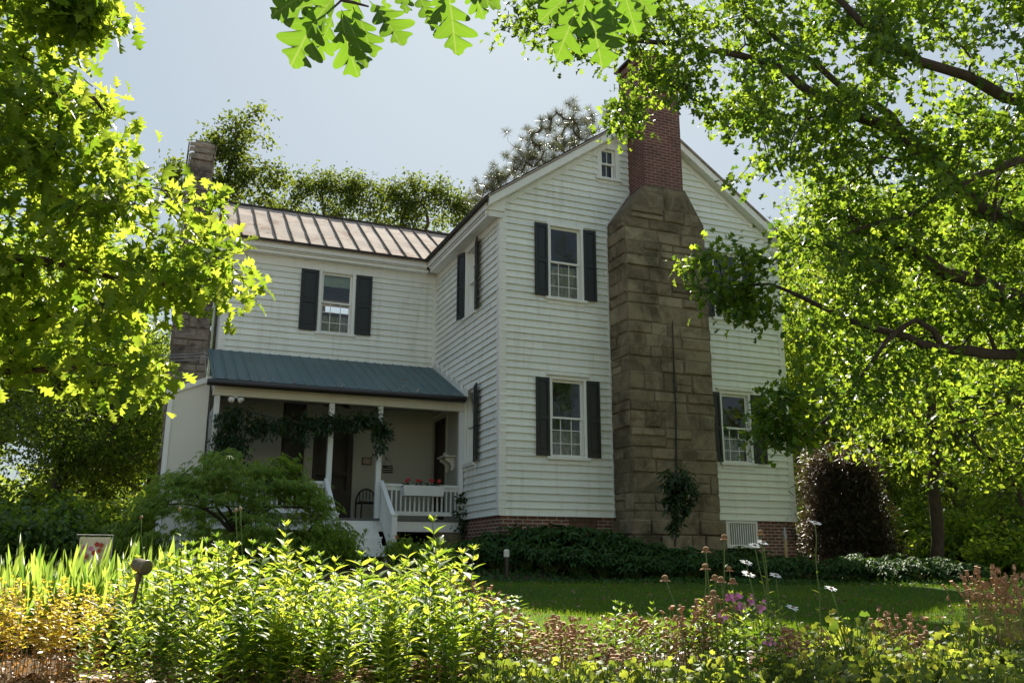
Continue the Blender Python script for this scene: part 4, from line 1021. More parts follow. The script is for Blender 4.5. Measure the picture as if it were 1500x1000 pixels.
# trees whose crowns show over the metal roof
def skyline(label, trunk, d, spec, k=44, size=.2):
    b0 = gp(trunk[0][0], d); tr = smooth_path([b0-[0, 0, .2]]+[at(x, y, d) for x, y in trunk], .5, .05)
    A = np.concatenate([at(x, y, d)[None]+RNG.normal(0, 1, (n, 3))*np.array([s, s*1.2, s*.8]) for x, y, s, n in spec])
    leafy_tree('woodland_tree', label, [(tr, .22, .06)], A, k, .26, size, 'dia', M['skyl'], M['bark'], 'woodland trees', rtip=.01, rmax=.1, flat=.7)
skyline('tall thin crowned tree rising behind the grey stone chimney', [(330, 600), (325, 400), (332, 290), (345, 200)], 33,
        [(345, 188, .38, 9), (322, 200, .28, 6), (368, 190, .25, 5), (312, 225, .35, 8), (355, 222, .4, 8), (382, 250, .4, 8), (398, 262, .28, 5), (340, 255, .45, 9), (272, 258, .3, 6), (252, 265, .2, 3), (300, 262, .4, 8), (320, 285, .45, 9), (365, 280, .45, 9), (395, 295, .3, 5), (270, 290, .4, 7), (290, 330, .6, 12), (340, 320, .6, 12)], 36, .19)
skyline('round green tree above the left half of the metal roof', [(470, 600), (472, 400), (475, 300)], 38, [(446, 276, .22, 9), (470, 268, .3, 12), (490, 282, .35, 12), (436, 302, .35, 12), (520, 272, .26, 10), (535, 284, .3, 10), (508, 300, .5, 14), (556, 292, .28, 8), (545, 318, .6, 18), (480, 325, .8, 26), (412, 312, .3, 8)], 34, .17)
skyline('round green tree above the right half of the metal roof', [(620, 600), (622, 400), (625, 310)], 37, [(582, 284, .25, 9), (606, 276, .28, 11), (596, 300, .45, 14), (636, 284, .3, 11), (658, 292, .28, 9), (676, 306, .25, 8), (610, 318, .6, 18), (650, 320, .6, 18), (690, 326, .4, 10), (575, 325, .5, 12)], 34, .17)
# pine
def pine(label, spec, d):
    px0 = spec[0][0]; b0 = gp(px0, d); top = at(px0, spec[0][1]-5, d); t = empty('pine_tree', label, 'tree', b0)
    tr = smooth_path([b0*0, (0.1, 0, (top[2]-b0[2])*.5), (0, 0, top[2]-b0[2])], .6, .04); A = np.concatenate([at(x, y, d+random.uniform(-1.5, 1.5))[None]+RNG.normal(0, s, (int(n*2.2), 3)) for x, y, s, n in spec])-b0
    lb = [(tr, .22, .05)]; N, par, r, nl, tips = skeleton(lb, A, .005, 2.3, 0); branches(N, par, r, nl, lb, 'trunk', M['bark'], t, .05)
    k = 95; kk = len(A)*k; D = unit(RNG.normal(0, 1, (kk, 3))+np.array([0, 0, .5])); V, Fc = leafset('needle', np.repeat(A, k, 0)+D*.04, D, RNG.normal(0, 1, (kk, 3)), RNG.uniform(.15, .25, kk))
    V = V.reshape(-1, 4, 3); V = (V-V[:, :2].mean(1, keepdims=True))*1+V[:, :2].mean(1, keepdims=True); np_obj('crown', V.reshape(-1, 3), Fc, M['needle'], t)
pine('grey green pine top showing above the left slope of the gable', [(840, 182, .35, 9), (800, 190, .35, 9), (785, 215, .4, 10), (820, 215, .5, 14), (765, 235, .35, 9), (740, 255, .35, 9), (860, 190, .5, 12), (870, 215, .5, 10), (720, 262, .2, 4), (715, 275, .3, 6), (790, 240, .5, 14), (700, 275, .15, 3), (690, 298, .25, 4), (745, 280, .4, 10), (840, 235, .6, 14), (800, 270, .6, 14)], 34)
# distant mass of woods closing the view
N_ = 30000; ang = RNG.uniform(-.75, 1.5, N_); rad = RNG.uniform(52, 75, N_); hh = 9+3*np.sin(ang*9)+2*np.sin(ang*23+1)
P = np.stack([CX+np.sin(ang)*rad, CY+np.cos(ang)*rad, -1+RNG.uniform(0, 1, N_)**.8*hh], 1); D = RNG.normal(0, 1, (N_, 3)); V, Fc = leafset('dia', P, D, RNG.normal(0, 1, (N_, 3))+[0, 0, .6], RNG.uniform(.6, 1.1, N_))
tag(np_obj('far_woods', V, Fc, M['far']), 'distant mass of green woods behind the garden', 'woods', kind='stuff')

# ------------------------------------------------------------------ shrubs
def shrub(name, label, c, rx, ry, rz, n, k, size, lmat, spread=.12, tpl='oval', group=None, flat=.7, shell=.35, bmat=None, cat='shrub', droop=.3):
    A = unit(RNG.normal(0, 1, (n, 3))); A[:, 2] = np.abs(A[:, 2]); A = A*RNG.uniform(shell, 1, (n, 1))*(1+.18*np.sin(A[:, :1]*7)+.12*np.sin(A[:, 1:2]*9+2))*np.array([rx, ry, rz])+np.array([0, 0, .08])
    base = np.array([c[0], c[1], c[2]]); lb = [(smooth_path([(0, 0, -.1), (.03, 0, .12), (0, .02, max(.25, rz*.35))], .1, .005), .05 if rz > .7 else .02, .02)]
    return leafy_tree(name, label, [(p+base, a, b_) for p, a, b_ in lb], A+base, k, spread, size, tpl, lmat, bmat or M['bark_d'], group, rtip=.004, cat=cat, flat=flat, droop=droop, rmax=.03)
for px, d, rx, ry, rz, lm_, lab in (
  (60, 14, 1.0, .9, .72, 'bush', 'round green shrub behind the irises at the left edge'),
  (170, 21, 1.6, 1.0, 1.5, 'wood_l', 'bright loose shrub between the lean-to and the round shrub'),
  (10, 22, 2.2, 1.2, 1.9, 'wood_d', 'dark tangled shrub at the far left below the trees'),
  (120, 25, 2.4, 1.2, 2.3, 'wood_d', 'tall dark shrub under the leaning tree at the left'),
  (215, 24, 1.3, 1.0, 1.6, 'wood_l', 'sunlit shrub beside the foot of the lean-to shed'),
  (1430, 22, 1.4, 1.0, 1.2, 'wood_l', 'bright shrub right of the bare trunk on the lawn edge'),
  (1500, 20, 1.6, 1.1, 1.0, 'wood_l', 'bright low shrub at the right edge beyond the lawn'),
  (1340, 24, 1.3, 1.0, 1.5, 'wood_l', 'yellow green shrub between the evergreen and the bare trunk'),
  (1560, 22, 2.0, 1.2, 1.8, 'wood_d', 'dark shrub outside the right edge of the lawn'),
  (1195, 26, 1.2, 1.0, 1.0, 'wood_l', 'sunlit shrub under the side porch floor')):
    c = gp(px, d); shrub('garden_shrub', lab, c, rx, ry, rz, 120, 34, .11 if d < 16 else .15, M[lm_], .16, group='shrubs around the garden')
# dark evergreen right of the house
c = gp(1245, 20.2)
def evergreen():
    A = []
    for q in range(260):
        z = RNG.uniform(0, 1); a = RNG.uniform(0, 6.28); r = (1.2-.5*z)*RNG.uniform(.3, 1); A.append((r*math.cos(a)*1.05, r*math.sin(a)*.8, .1+z*2.2+.3*math.sin(a*3)))
    A = np.array(A)+c
    lb = [(smooth_path([c-[0, 0, .1], c+[0, 0, .8], c+[.1, 0, 1.7]], .2, .02), .07, .02)]
    leafy_tree('evergreen_shrub', 'dark reddish brown evergreen shrub just right of the house corner', lb, A, 90, .17, .16, 'thin', M['ever'], M['bark_d'], rtip=.005, cat='shrub', flat=1, droop=-.2, rmax=.03, tilt=1)
TPL['needle_w'] = None
evergreen()

# lace leaf japanese maple before the porch: drooping layered fans
def lace_maple():
    c = gp(340, 15.2); c[1] -= .2
    A = []; DR = []
    for q in range(215):
        a = RNG.uniform(0, 2*math.pi); u = math.sqrt(RNG.uniform(.02, 1)); dome = math.sqrt(max(0, 1-u*u))
        zt = .22+1.62*dome*RNG.uniform(.55, 1)**.5+.2*math.sin(a*4+u*5)*u+.14*math.sin(a*7+1)
        A.append((1.8*u*math.cos(a), 1.2*u*math.sin(a), zt)); DR.append((math.cos(a)*.9, math.sin(a)*.9, -.25))
    for q in range(80):
        a = RNG.uniform(0, 2*math.pi); u = RNG.uniform(.75, 1.12); A.append((1.85*u*math.cos(a), 1.25*u*math.sin(a), RNG.uniform(.1, .65))); DR.append((math.cos(a)*.7, math.sin(a)*.7, -.7))
    A = np.array(A)+c; DR = np.array(DR)
    lb = [(smooth_path([c-[0, 0, .1], c+[.1, 0, .35], c+[-.1, .05, .8]], .1, .01), .07, .04)]+[(smooth_path([c+[0, 0, .5], c+[math.cos(a)*.6, math.sin(a)*.45, .95], c+[math.cos(a)*1.3, math.sin(a)*.85, .95]], .15, .02), .035, .012) for a in (0, 1.1, 2.2, 3.3, 4.4, 5.4)]
    t = empty('lace_maple', 'domed lace leaf maple with drooping layered foliage before the porch steps', 'tree', c)
    lb = [(p-c, x, y) for p, x, y in lb]; N, par, r, nl, tips = skeleton(lb, A-c, .004, 2.3, .1); branches(N, par, r, nl, lb, 'trunk', M['bark_d'], t, .03)
    k = 20; kk = len(A)*k; P = np.repeat(A-c, k, 0)+RNG.normal(0, 1, (kk, 3))*[.14, .14, .05]; D0 = np.repeat(DR, k, 0)+RNG.normal(0, .35, (kk, 3))*[1, 1, .5]
    m = 6; Pm = np.repeat(P, m, 0); Dm = unit(np.repeat(D0, m, 0)); side = unit(np.cross(Dm, [0, 0, 1.])); fan = np.tile(np.linspace(-1.1, 1.1, m), kk)[:, None]
    D = Dm*np.cos(fan)+side*np.sin(fan); D[:, 2] -= .25
    V, Fc = leafset('thin', Pm, D, RNG.normal(0, .25, D.shape)+[0, 0, 1.], RNG.uniform(.09, .15, len(Pm)))
    Vr = V.reshape(len(Pm), -1, 3); np_obj('crown', Vr.reshape(-1, 3), Fc, M['maple'], t)
lace_maple()
# ferny plants by the steps
for i, (px, d, s) in enumerate(((500, 15.2, .33), (590, 15.9, .3), (640, 15.5, .3), (470, 14.8, .4))):
    c = gp(px, d)
    shrub('step_plant', ('feathery green plant at the left foot of the porch steps', 'feathery green plant under the stair rail', 'small green plant before the stone pier', 'green plant under the lace maple at the steps')[i], c, s, s, s*1.5, 40, 26, .09, M['maple'], .1, 'lance', 'plants by the steps', cat='plant')
# vine on the porch
def vine():
    pts = [on(312, 668, 'Y', 2.0), on(322, 620, 'Y', 1.99), on(345, 600, 'Y', 1.98), on(400, 612, 'Y', 1.97), on(450, 622, 'Y', 1.97), on(500, 615, 'Y', 1.97), on(545, 618, 'Y', 1.97), on(566, 640, 'Y', 1.97)]
    pts = [np.array((-5.36, 1.95, -1.0)), np.array((-5.45, 1.95, .3))]+pts
    tr = smooth_path(pts, .12, .02); A = []
    for px, py, sx, sy, n in ((345, 612, 22, 14, 26), (335, 640, 14, 18, 18), (380, 622, 22, 12, 22), (425, 622, 20, 12, 20), (470, 622, 20, 11, 20), (505, 620, 18, 11, 20), (540, 618, 18, 11, 26), (562, 632, 9, 10, 12), (556, 655, 4, 9, 6), (318, 655, 9, 20, 12), (350, 655, 20, 14, 16), (445, 640, 5, 7, 3)):
        for _ in range(n): A.append(on(px+RNG.normal(0, sx*.6), py+RNG.normal(0, sy*.6), 'Y', 1.95+RNG.uniform(-.15, .15)))
    leafy_tree('porch_vine', 'dark leafy vine trained along the porch opening between the posts', [(tr, .022, .01)], np.array(A), 15, .06, .12, 'lance', M['vine'], M['bark_d'], rtip=.003, cat='vine', flat=1, droop=.5, rmax=.012)
vine()
# creeper beside the corner and the plant against the chimney
A = np.array([on(676+RNG.normal(0, 6), RNG.uniform(715, 800), 'Y', 1.9) for _ in range(26)])
leafy_tree('creeper', 'thin creeper climbing the end of the porch railing at the house corner', [(smooth_path([(-.25, 1.9, -1.0), (-.2, 1.92, -.2), (-.1, 1.95, .6)], .1, .02), .01, .005)], A, 6, .05, .08, 'oval', M['vine'], M['stem'], rtip=.002, cat='vine', rmax=.006)
A = np.concatenate([pick([(968, 690), (1000, 684), (1018, 715), (1028, 738), (1000, 752), (975, 730)], 40, 16.9, 17.2), pick([(978, 690), (998, 690), (994, 775), (980, 770)], 16, 16.9, 17.2)])
g_ = on(990, 800, 'Y', -.95); leafy_tree('climbing_plant', 'dark hanging plant growing up the foot of the big stone chimney', [(smooth_path([g_, on(990, 740, 'Y', -.95), on(990, 700, 'Y', -.92)], .1, .01), .02, .01)], A, 14, .05, .15, 'lance', M['vine'], M['bark_d'], rtip=.003, cat='plant', flat=1, droop=.9, rmax=.01)
b = MB(); c0 = on(1011, 723, 'Y', -1.0)
for k in range(9):
    a = k*.7; b.poly([c0+np.array([math.cos(a)*.02, -.01*k, math.sin(a)*.02]), c0+np.array([math.cos(a+.4)*.1, -.02, math.sin(a+.4)*.05]), c0+np.array([math.cos(a)*.13, -.03, math.sin(a)*.05-.01]), c0+np.array([math.cos(a-.4)*.1, -.02, math.sin(a-.4)*.05])])
tag(b.build('white_blossom', M['petal']), 'white blossom on the hanging plant against the chimney', 'flower')

# dark glossy clumps along the foundation
HP = []
for q in range(3):
    n = 95; a = RNG.uniform(0, 2*math.pi, n); rr = np.sqrt(RNG.uniform(0, 1, n))*.42; z = (.48+RNG.uniform(-.2, .06, n))*np.sqrt(1-(rr/.47)**2*.8)
    P = np.stack([rr*np.cos(a), rr*np.sin(a), z], 1); m = 5; Pm = np.repeat(P, m, 0); th = np.tile(np.linspace(-1.3, 1.3, m), n)+np.repeat(a, m)
    D = np.stack([np.cos(th), np.sin(th), np.full(n*m, -.25)], 1)+RNG.normal(0, .15, (n*m, 3))
    V, Fc = leafset('lance', Pm, D, RNG.normal(0, .25, D.shape)+[0, 0, 1.], RNG.uniform(.12, .2, n*m)); HP.append((V, Fc, P))
HOB = [None]*3
def hell(px, d, s, label, g, tall=1):
    q = random.randrange(3); c = gp(px, d); t = empty('glossy_perennial', label, 'plant', c, g); t.scale = (s, s, s*tall); t.rotation_euler = (0, 0, random.uniform(0, 6))
    if HOB[q] is None:
        V, Fc, P = HP[q]; o = np_obj('leaves', V, Fc, M['hell'], t); b = MB()
        for p in P[::3]: b.tube([(p[0]*.2, p[1]*.2, -.05), (p[0]*.7, p[1]*.7, p[2]*.6), p], .006, 4)
        HOB[q] = (o, b.build('stalk', M['stem'], t))
    else:
        for x in HOB[q]: y = x.copy(); COL.objects.link(y); y.parent = t
g1 = 'dark glossy plants along the foundation'
rows = [(705, 17, .8), (740, 17.3, 1.15), (775, 17.4, 1.25), (812, 17.5, 1.25), (850, 17.3, 1.2), (888, 17.3, 1.15), (925, 17.0, 1.05), (960, 16.8, 1.0), (1000, 16.7, .95), (1040, 16.7, .95), (1085, 17.2, 1.0), (1125, 17.2, .9), (1165, 17, .8),
        (690, 16.2, .85), (730, 16.2, .75), (768, 16.3, .9), (805, 16.3, .9), (845, 16.2, .85), (885, 16.2, .85), (925, 16, .8), (968, 15.9, .75), (1010, 15.8, .75), (1055, 15.9, .8), (1100, 16, .75), (1140, 16, .7)]
for px, d, s in rows:
    lab = 'dark glossy leaved plant in the bed between the brick corner and the chimney' if px < 905 else ('dark glossy leaved plant in the bed below the stone chimney' if px < 1062 else 'dark glossy leaved plant in the bed below the vent grille')
    s *= 1.15; hell(px, d, s, lab, g1+(', left' if px < 905 else ', middle' if px < 1062 else ', right'))
for px, d, s in ((1195, 16.6, .8), (1230, 16.2, .9), (1270, 16.3, .95), (1305, 16, .85), (1340, 16, .95), (1385, 15.8, .8), (1420, 15.8, .75), (1250, 17.2, 1), (1315, 17.2, 1), (1375, 17, .9)):
    hell(px, d, s, 'glossy leaved plant in the bed along the back of the lawn before the dark evergreen', 'glossy plants along the back of the lawn')

# geraniums in the flower box
for i, x in enumerate((-1.36, -1.12, -.98, -.82, -.66)):
    c = (x, 1.97, .70); n = 26; P = RNG.normal(0, 1, (n, 3))*[.06, .04, .03]+[0, 0, .02]; V, Fc = leafset('oval', P, RNG.normal(0, 1, (n, 3))-[0, .3, .5], RNG.normal(0, .5, (n, 3))+[0, -.4, 1], RNG.uniform(.05, .08, n))
    t = empty('geranium', ('red geranium at the left end of the planter box', 'second red geranium from the left in the planter box', 'red geranium in the middle of the planter box', 'second red geranium from the right in the planter box', 'red geranium at the right end of the planter box')[i], 'flower', c, 'geraniums in the planter box')
    np_obj('leaves', V, Fc, M['vine'], t)
    if i != 2:
        b = MB()
        for k in range(3): e = Vector((random.uniform(-.05, .05), -.05, .09+random.uniform(0, .04))); b.lathe(e, [(.0, -.03), (.035, -.015), (.042, .005), (.025, .025), (0, .03)], 8)
        b.build('blossom', M['red'], t)

# ------------------------------------------------------------------ foreground bed: every plant a thing of its own, copies share meshes
def multi(n, variants):
    return [[] for _ in range(n)]
def stem_leaves(stems, nl, lsize, tpl, hh, rng=RNG, up=.35, start=.15, pair=True, shrink=.55):
    P = []; D = []; S = []
    for (x, y, h, bx, by) in stems:
        for i in range(nl):
            f = start+(1-start)*(i/(nl-1)); a = i*1.57+rng.uniform(0, .5); z = h*f; px = x+bx*f*f; py = y+by*f*f
            for sgn in ((0, math.pi) if pair else (0,)):
                dv = (math.cos(a+sgn), math.sin(a+sgn), up+.5*f*f+rng.normal(0, .15)); P.append((px, py, z)); D.append(dv); S.append(lsize*rng.uniform(.8, 1.15)*(1-shrink*max(0, (f-.75)/.25)**1.5)*(.75+.25*min(1, f*2)))
        for q in range(4):
            a = q*1.57; P.append((x+bx, y+by, h)); D.append((math.cos(a)*.5, math.sin(a)*.5, 1)); S.append(lsize*.45)
    P = np.array(P); D = np.array(D)
    return leafset(tpl, P, D, rng.normal(0, .2, P.shape)+[0, 0, 1.], np.array(S))
PARTS = {}
def plant(key, name, cat, label, group, c, rot, sc, sz=None):
    t = empty(name, label, cat, c, group); t.rotation_euler = (random.uniform(-.06, .06), random.uniform(-.06, .06), rot); t.scale = (sc, sc, sz or sc)
    v = PARTS[key]
    for i, it in enumerate(v):
        if callable(it): v[i] = it(t)
        else: o = it.copy(); COL.objects.link(o); o.parent = t
    return t
def stems_mb(stems, r=.005):
    b = MB()
    for (x, y, h, bx, by) in stems: b.tube([(x+bx*f*f, y+by*f*f, -.05+(h+.05)*f) for f in np.linspace(0, 1, 6)], list(np.linspace(r, r*.5, 6)), 5)
    return b
for q in range(4):
    stems = [(RNG.normal(0, .12), RNG.normal(0, .12), RNG.uniform(.66, 1.0) if i else 1.0, RNG.normal(0, .09), RNG.normal(0, .09)) for i in range(5)]
    vf = stem_leaves(stems, 12, .15, 'broad', 1, up=.5); sm_ = stems_mb(stems)
    PARTS['tall%d' % q] = [lambda t, vf=vf, q=q: np_obj('leaves', *vf, M['peren_d' if q % 2 else 'peren'], t, smooth=True), lambda t, s=sm_: s.build('stem', M['stem'], t)]
topsil = lambda px: float(np.interp(px, [-100, 150, 200, 260, 330, 405, 455, 520, 560, 603, 645, 680, 705, 740, 770], [860, 850, 825, 800, 785, 770, 800, 812, 815, 762, 800, 830, 850, 885, 915]))
tp = [(405, 5.0, 770), (603, 4.6, 764), (640, 5.0, 798), (335, 5.3, 788), (265, 5.4, 800), (450, 4.9, 806), (215, 5.6, 818)]
while len(tp) < 76:
    px = RNG.uniform(110, 740); d = RNG.uniform(4.3, 6.4)
    if 110 < px < 295 and d < 5.3: continue
    tp.append((px, d, topsil(px)+RNG.uniform(8, 95)))
nameZ = lambda px, d: ('left of the spotlight' if px < 190 else 'between the spotlight and the porch steps' if px < 480 else 'below the porch steps and stone pier' if px < 640 else 'at the right end of the tall green drift')
for i, (px, d, py) in enumerate(tp):
    c = gp(px, d); h = at(px, py, d)[2]-c[2]
    lab = {0: 'tallest leafy perennial spire before the lace maple', 1: 'leafy perennial spire standing up in front of the porch steps', 2: 'leafy perennial spire just right of the one before the porch steps'}.get(i, 'leafy perennial '+nameZ(px, d))
    plant('tall%d' % (i % 4), 'tall_perennial', 'plant', lab, 'leafy perennials '+nameZ(px, d), c, random.uniform(0, 6), max(.8, min(1.15, h)), max(.35, h))
# lower filler of the same drift, nearer
for i in range(34):
    px = RNG.uniform(330, 720) if i > 2 else RNG.uniform(285, 330); d = RNG.uniform(3.7, 4.4); py = RNG.uniform(870, 950) if not 140 < px < 240 else RNG.uniform(945, 975); c = gp(px, d); h = at(px, py, d)[2]-c[2]
    plant('tall%d' % (i % 4), 'tall_perennial', 'plant', 'short front row perennial '+nameZ(px, d), 'front row perennials '+nameZ(px, d), c, random.uniform(0, 6), max(.45, h+.1))
for i, (px, d, py) in enumerate(((215, 4.3, 925), (240, 4.25, 915), (190, 4.2, 940), (262, 4.3, 900), (150, 4.3, 935), (205, 5.4, 850), (240, 5.5, 840))):
    c = gp(px, d); h = at(px, py, d)[2]-c[2]
    plant('tall%d' % (i % 4), 'tall_perennial', 'plant', 'low leafy perennial around the foot of the garden spotlight', 'perennials around the spotlight', c, random.uniform(0, 6), max(.4, h))
for i, (px, d, py) in enumerate(((1012, 4.5, 905), (1045, 4.4, 890), (1085, 4.4, 895), (1120, 4.5, 910), (1150, 4.6, 925), (1070, 4.2, 925), (960, 4.4, 940), (900, 4.4, 950))):
    c = gp(px, d); h = at(px, py, d)[2]-c[2]
    plant('tall%d' % (1+2*(i % 2)), 'tall_perennial', 'plant', 'deep green leafy stems among the dry seed heads below the chimney', 'leafy stems among the seed heads', c, random.uniform(0, 6), max(.4, h))
# iris clumps
for q in range(3):
    P = []; D = []; S = []; N = []
    for f in range(9):
        bx, by = RNG.normal(0, .13, 2); fa = RNG.uniform(0, math.pi)
        for k in range(7):
            s = (k-3)/3; lean = s*.38+RNG.normal(0, .05); P.append((bx+.02*s*math.cos(fa), by+.02*s*math.sin(fa), -.02)); D.append((math.cos(fa)*lean, math.sin(fa)*lean, 1)); N.append((-math.sin(fa), math.cos(fa), .1)); S.append(RNG.uniform(.62, 1)*(1-.25*abs(s)))
    vf = leafset('sword', np.array(P), np.array(D), np.array(N)+RNG.normal(0, .2, (len(N), 3)), np.array(S))
    PARTS['iris%d' % q] = [lambda t, vf=vf: np_obj('blade', *vf, M['iris'], t, smooth=True)]
for i, (px, d, py) in enumerate([(15, 6.2, 800), (55, 6.4, 792), (95, 6.3, 800), (140, 6.6, 800), (180, 6.7, 790), (225, 7, 790), (262, 7.2, 795), (-40, 6, 800), (30, 5.7, 815), (80, 5.8, 812), (125, 5.9, 815), (170, 6.1, 812), (-20, 5.6, 825), (300, 7.4, 800), (205, 6.4, 815), (-90, 6, 800)]):
    c = gp(px, d); h = at(px, py, d)[2]-c[2]
    plant('iris%d' % (i % 3), 'iris_clump', 'plant', 'clump of upright sword leaves '+('in front of the garden flag' if 90 <= px <= 190 else 'left of the garden flag' if px < 90 else 'right of the garden flag'), 'iris clumps', c, random.uniform(0, 6), .95, h*1.12)
# yellowing plants at lower left
for q in range(2):
    st_ = [(RNG.normal(0, .1), RNG.normal(0, .1), RNG.uniform(.6, 1), RNG.normal(0, .12), RNG.normal(0, .12)) for _ in range(12)]
    vf = stem_leaves(st_, 12, .085, 'oval', 1, up=.2, start=.45, pair=False); low = [(x, y, h*.55, bx, by) for x, y, h, bx, by in st_]; vl = stem_leaves(low, 5, .05, 'oval', 1, up=-.5, start=.1, pair=False)
    PARTS['gold%d' % q] = [lambda t, vf=vf: np_obj('leaves', *vf, M['gold'], t), lambda t, vf=vl: np_obj('withered_leaves', *vf, M['rust'], t), lambda t, s=stems_mb(st_, .004): s.build('stem', M['straw'], t)]
for i, (px, d, py) in enumerate([(20, 4.8, 885), (62, 4.7, 873), (105, 4.8, 878), (140, 4.9, 890), (40, 4.5, 905), (90, 4.5, 900), (-30, 4.7, 880), (125, 4.6, 912), (5, 4.4, 915), (160, 5.2, 880)]):
    c = gp(px, d); h = at(px, py, d)[2]-c[2]
    plant('gold%d' % (i % 2), 'yellowing_plant', 'plant', 'yellowing plant with withered orange lower leaves at the lower left corner', 'yellowing plants in the lower left corner', c, random.uniform(0, 6), max(.5, h*1.05))
# dried brown seed head clumps
for q in range(3):
    st_ = [(RNG.normal(0, .07), RNG.normal(0, .07), RNG.uniform(.65, 1), RNG.normal(0, .07), RNG.normal(0, .07)) for _ in range(34)]
    b2 = MB()
    for (x, y, h, bx, by) in st_:
        for e, s in ((1, 1), (.88, .8)):
            c0 = np.array((x+bx*e*e+(1-e)*RNG.normal(0, .15), y+by*e*e, h*e)); rr = .011*s*RNG.uniform(.8, 1.3); dx = RNG.normal(0, .25, 2)
            b2.lathe(c0, [(.004, -.005), (rr, .008), (rr*1.0, .03*s), (rr*.6, .045*s), (rr*1.1, .055*s)], 6, Vector((dx[0], dx[1], 1)).normalized())
    lv = stem_leaves([s for s in st_[:12]], 5, .06, 'lance', 1, pair=False, start=.1)
    PARTS['dry%d' % q] = [lambda t, s=stems_mb(st_, .0028): s.build('stem', M['straw'], t), lambda t, s=b2: s.build('seed_head', M['bur'], t), lambda t, vf=lv: np_obj('leaves', *vf, M['geum'], t)]
for i, (px, d, py) in enumerate([(712, 4.6, 890), (735, 4.4, 905), (800, 4.6, 920), (830, 4.7, 908), (855, 4.5, 925), (785, 4.3, 940), (930, 4.7, 905), (962, 4.6, 920), (985, 4.4, 925), (875, 4.3, 945), (1015, 4.6, 895), (1040, 4.5, 890), (910, 4.2, 955), (520, 3.9, 975), (480, 3.8, 980), (700, 4.2, 950), (640, 3.9, 965), (1440, 4.8, 850), (1470, 4.7, 845), (655, 5.0, 852), (690, 4.9, 868), (1150, 4.4, 925), (1300, 4.6, 905)]):
    c = gp(px, d); h = at(px, py, d)[2]-c[2]
    lab = 'dry brown seed head clump '+('below the stone pier' if px < 760 else 'before the shaded lawn left of the chimney foot' if px < 900 else 'before the shaded lawn below the chimney' if px < 1100 else 'at the right edge')
    plant('dry%d' % (i % 3), 'seed_head_clump', 'plant', lab, 'dry seed head clumps', c, random.uniform(0, 6), .8, h*1.1)
# low broad leaved plants
for q in range(3):
    P = []; D = []; n = 130; b = MB()
    for i in range(n):
        a = RNG.uniform(0, 6.28); r_ = RNG.uniform(.02, .3); z = .30*RNG.uniform(.3, 1.08)*(1-.5*(r_/.35)**2); P.append((r_*math.cos(a), r_*math.sin(a), z)); D.append((math.cos(a+RNG.normal(0, .6)), math.sin(a+RNG.normal(0, .6)), RNG.normal(-.35, .5)))
        b.tube([(.2*r_*math.cos(a), .2*r_*math.sin(a), -.03), (.7*r_*math.cos(a), .7*r_*math.sin(a), z*.7), P[-1]], .003, 4)
    vf = leafset('lobe3', np.array(P), np.array(D), RNG.normal(0, 1, (n, 3))+[0, -.3, .35], RNG.uniform(.035, .065, n))
    PARTS['geum%d' % q] = [lambda t, vf=vf: np_obj('leaves', *vf, M['geum'], t, smooth=True), lambda t, s=b: s.build('stalk', M['stem'], t)]
gl = [(1195, 4.9, 912), (1240, 4.8, 905), (1280, 4.9, 915), (1330, 4.8, 925), (1370, 4.7, 912), (1410, 4.8, 918), (1455, 4.7, 925), (1500, 4.6, 930), (1215, 4.4, 940), (1265, 4.4, 950), (1310, 4.3, 955), (1360, 4.3, 950), (1405, 4.3, 950), (1450, 4.2, 955), (1490, 4.2, 950), (1180, 4.2, 960), (1130, 4.3, 955), (1545, 4.5, 930),
      (980, 4.0, 950), (1020, 4.1, 940), (940, 3.9, 965), (1060, 4.0, 960), (880, 3.9, 972), (1100, 4.1, 965), (830, 3.8, 975), (770, 3.8, 965), (720, 3.8, 955), (1330, 3.9, 975), (1230, 3.9, 975), (1430, 3.8, 978), (690, 4.9, 880), (770, 4.9, 915)]
for i, (px, d, py) in enumerate(gl):
    if i % 5 == 3: continue
    py += RNG.uniform(-14, 30); c = gp(px, d); h = at(px, py, d)[2]-c[2]
    lab = 'low plant with yellow and green lobed leaves '+('under the dry seed heads' if px < 1110 else 'in the lower right corner of the bed' if px > 1330 else 'right of the pink flowers')
    plant('geum%d' % (i % 3), 'low_leafy_plant', 'plant', lab, 'low leafy plants '+('centre' if px < 1110 else 'right'), c, random.uniform(0, 6), max(.7, min(1.5, h/.30)))
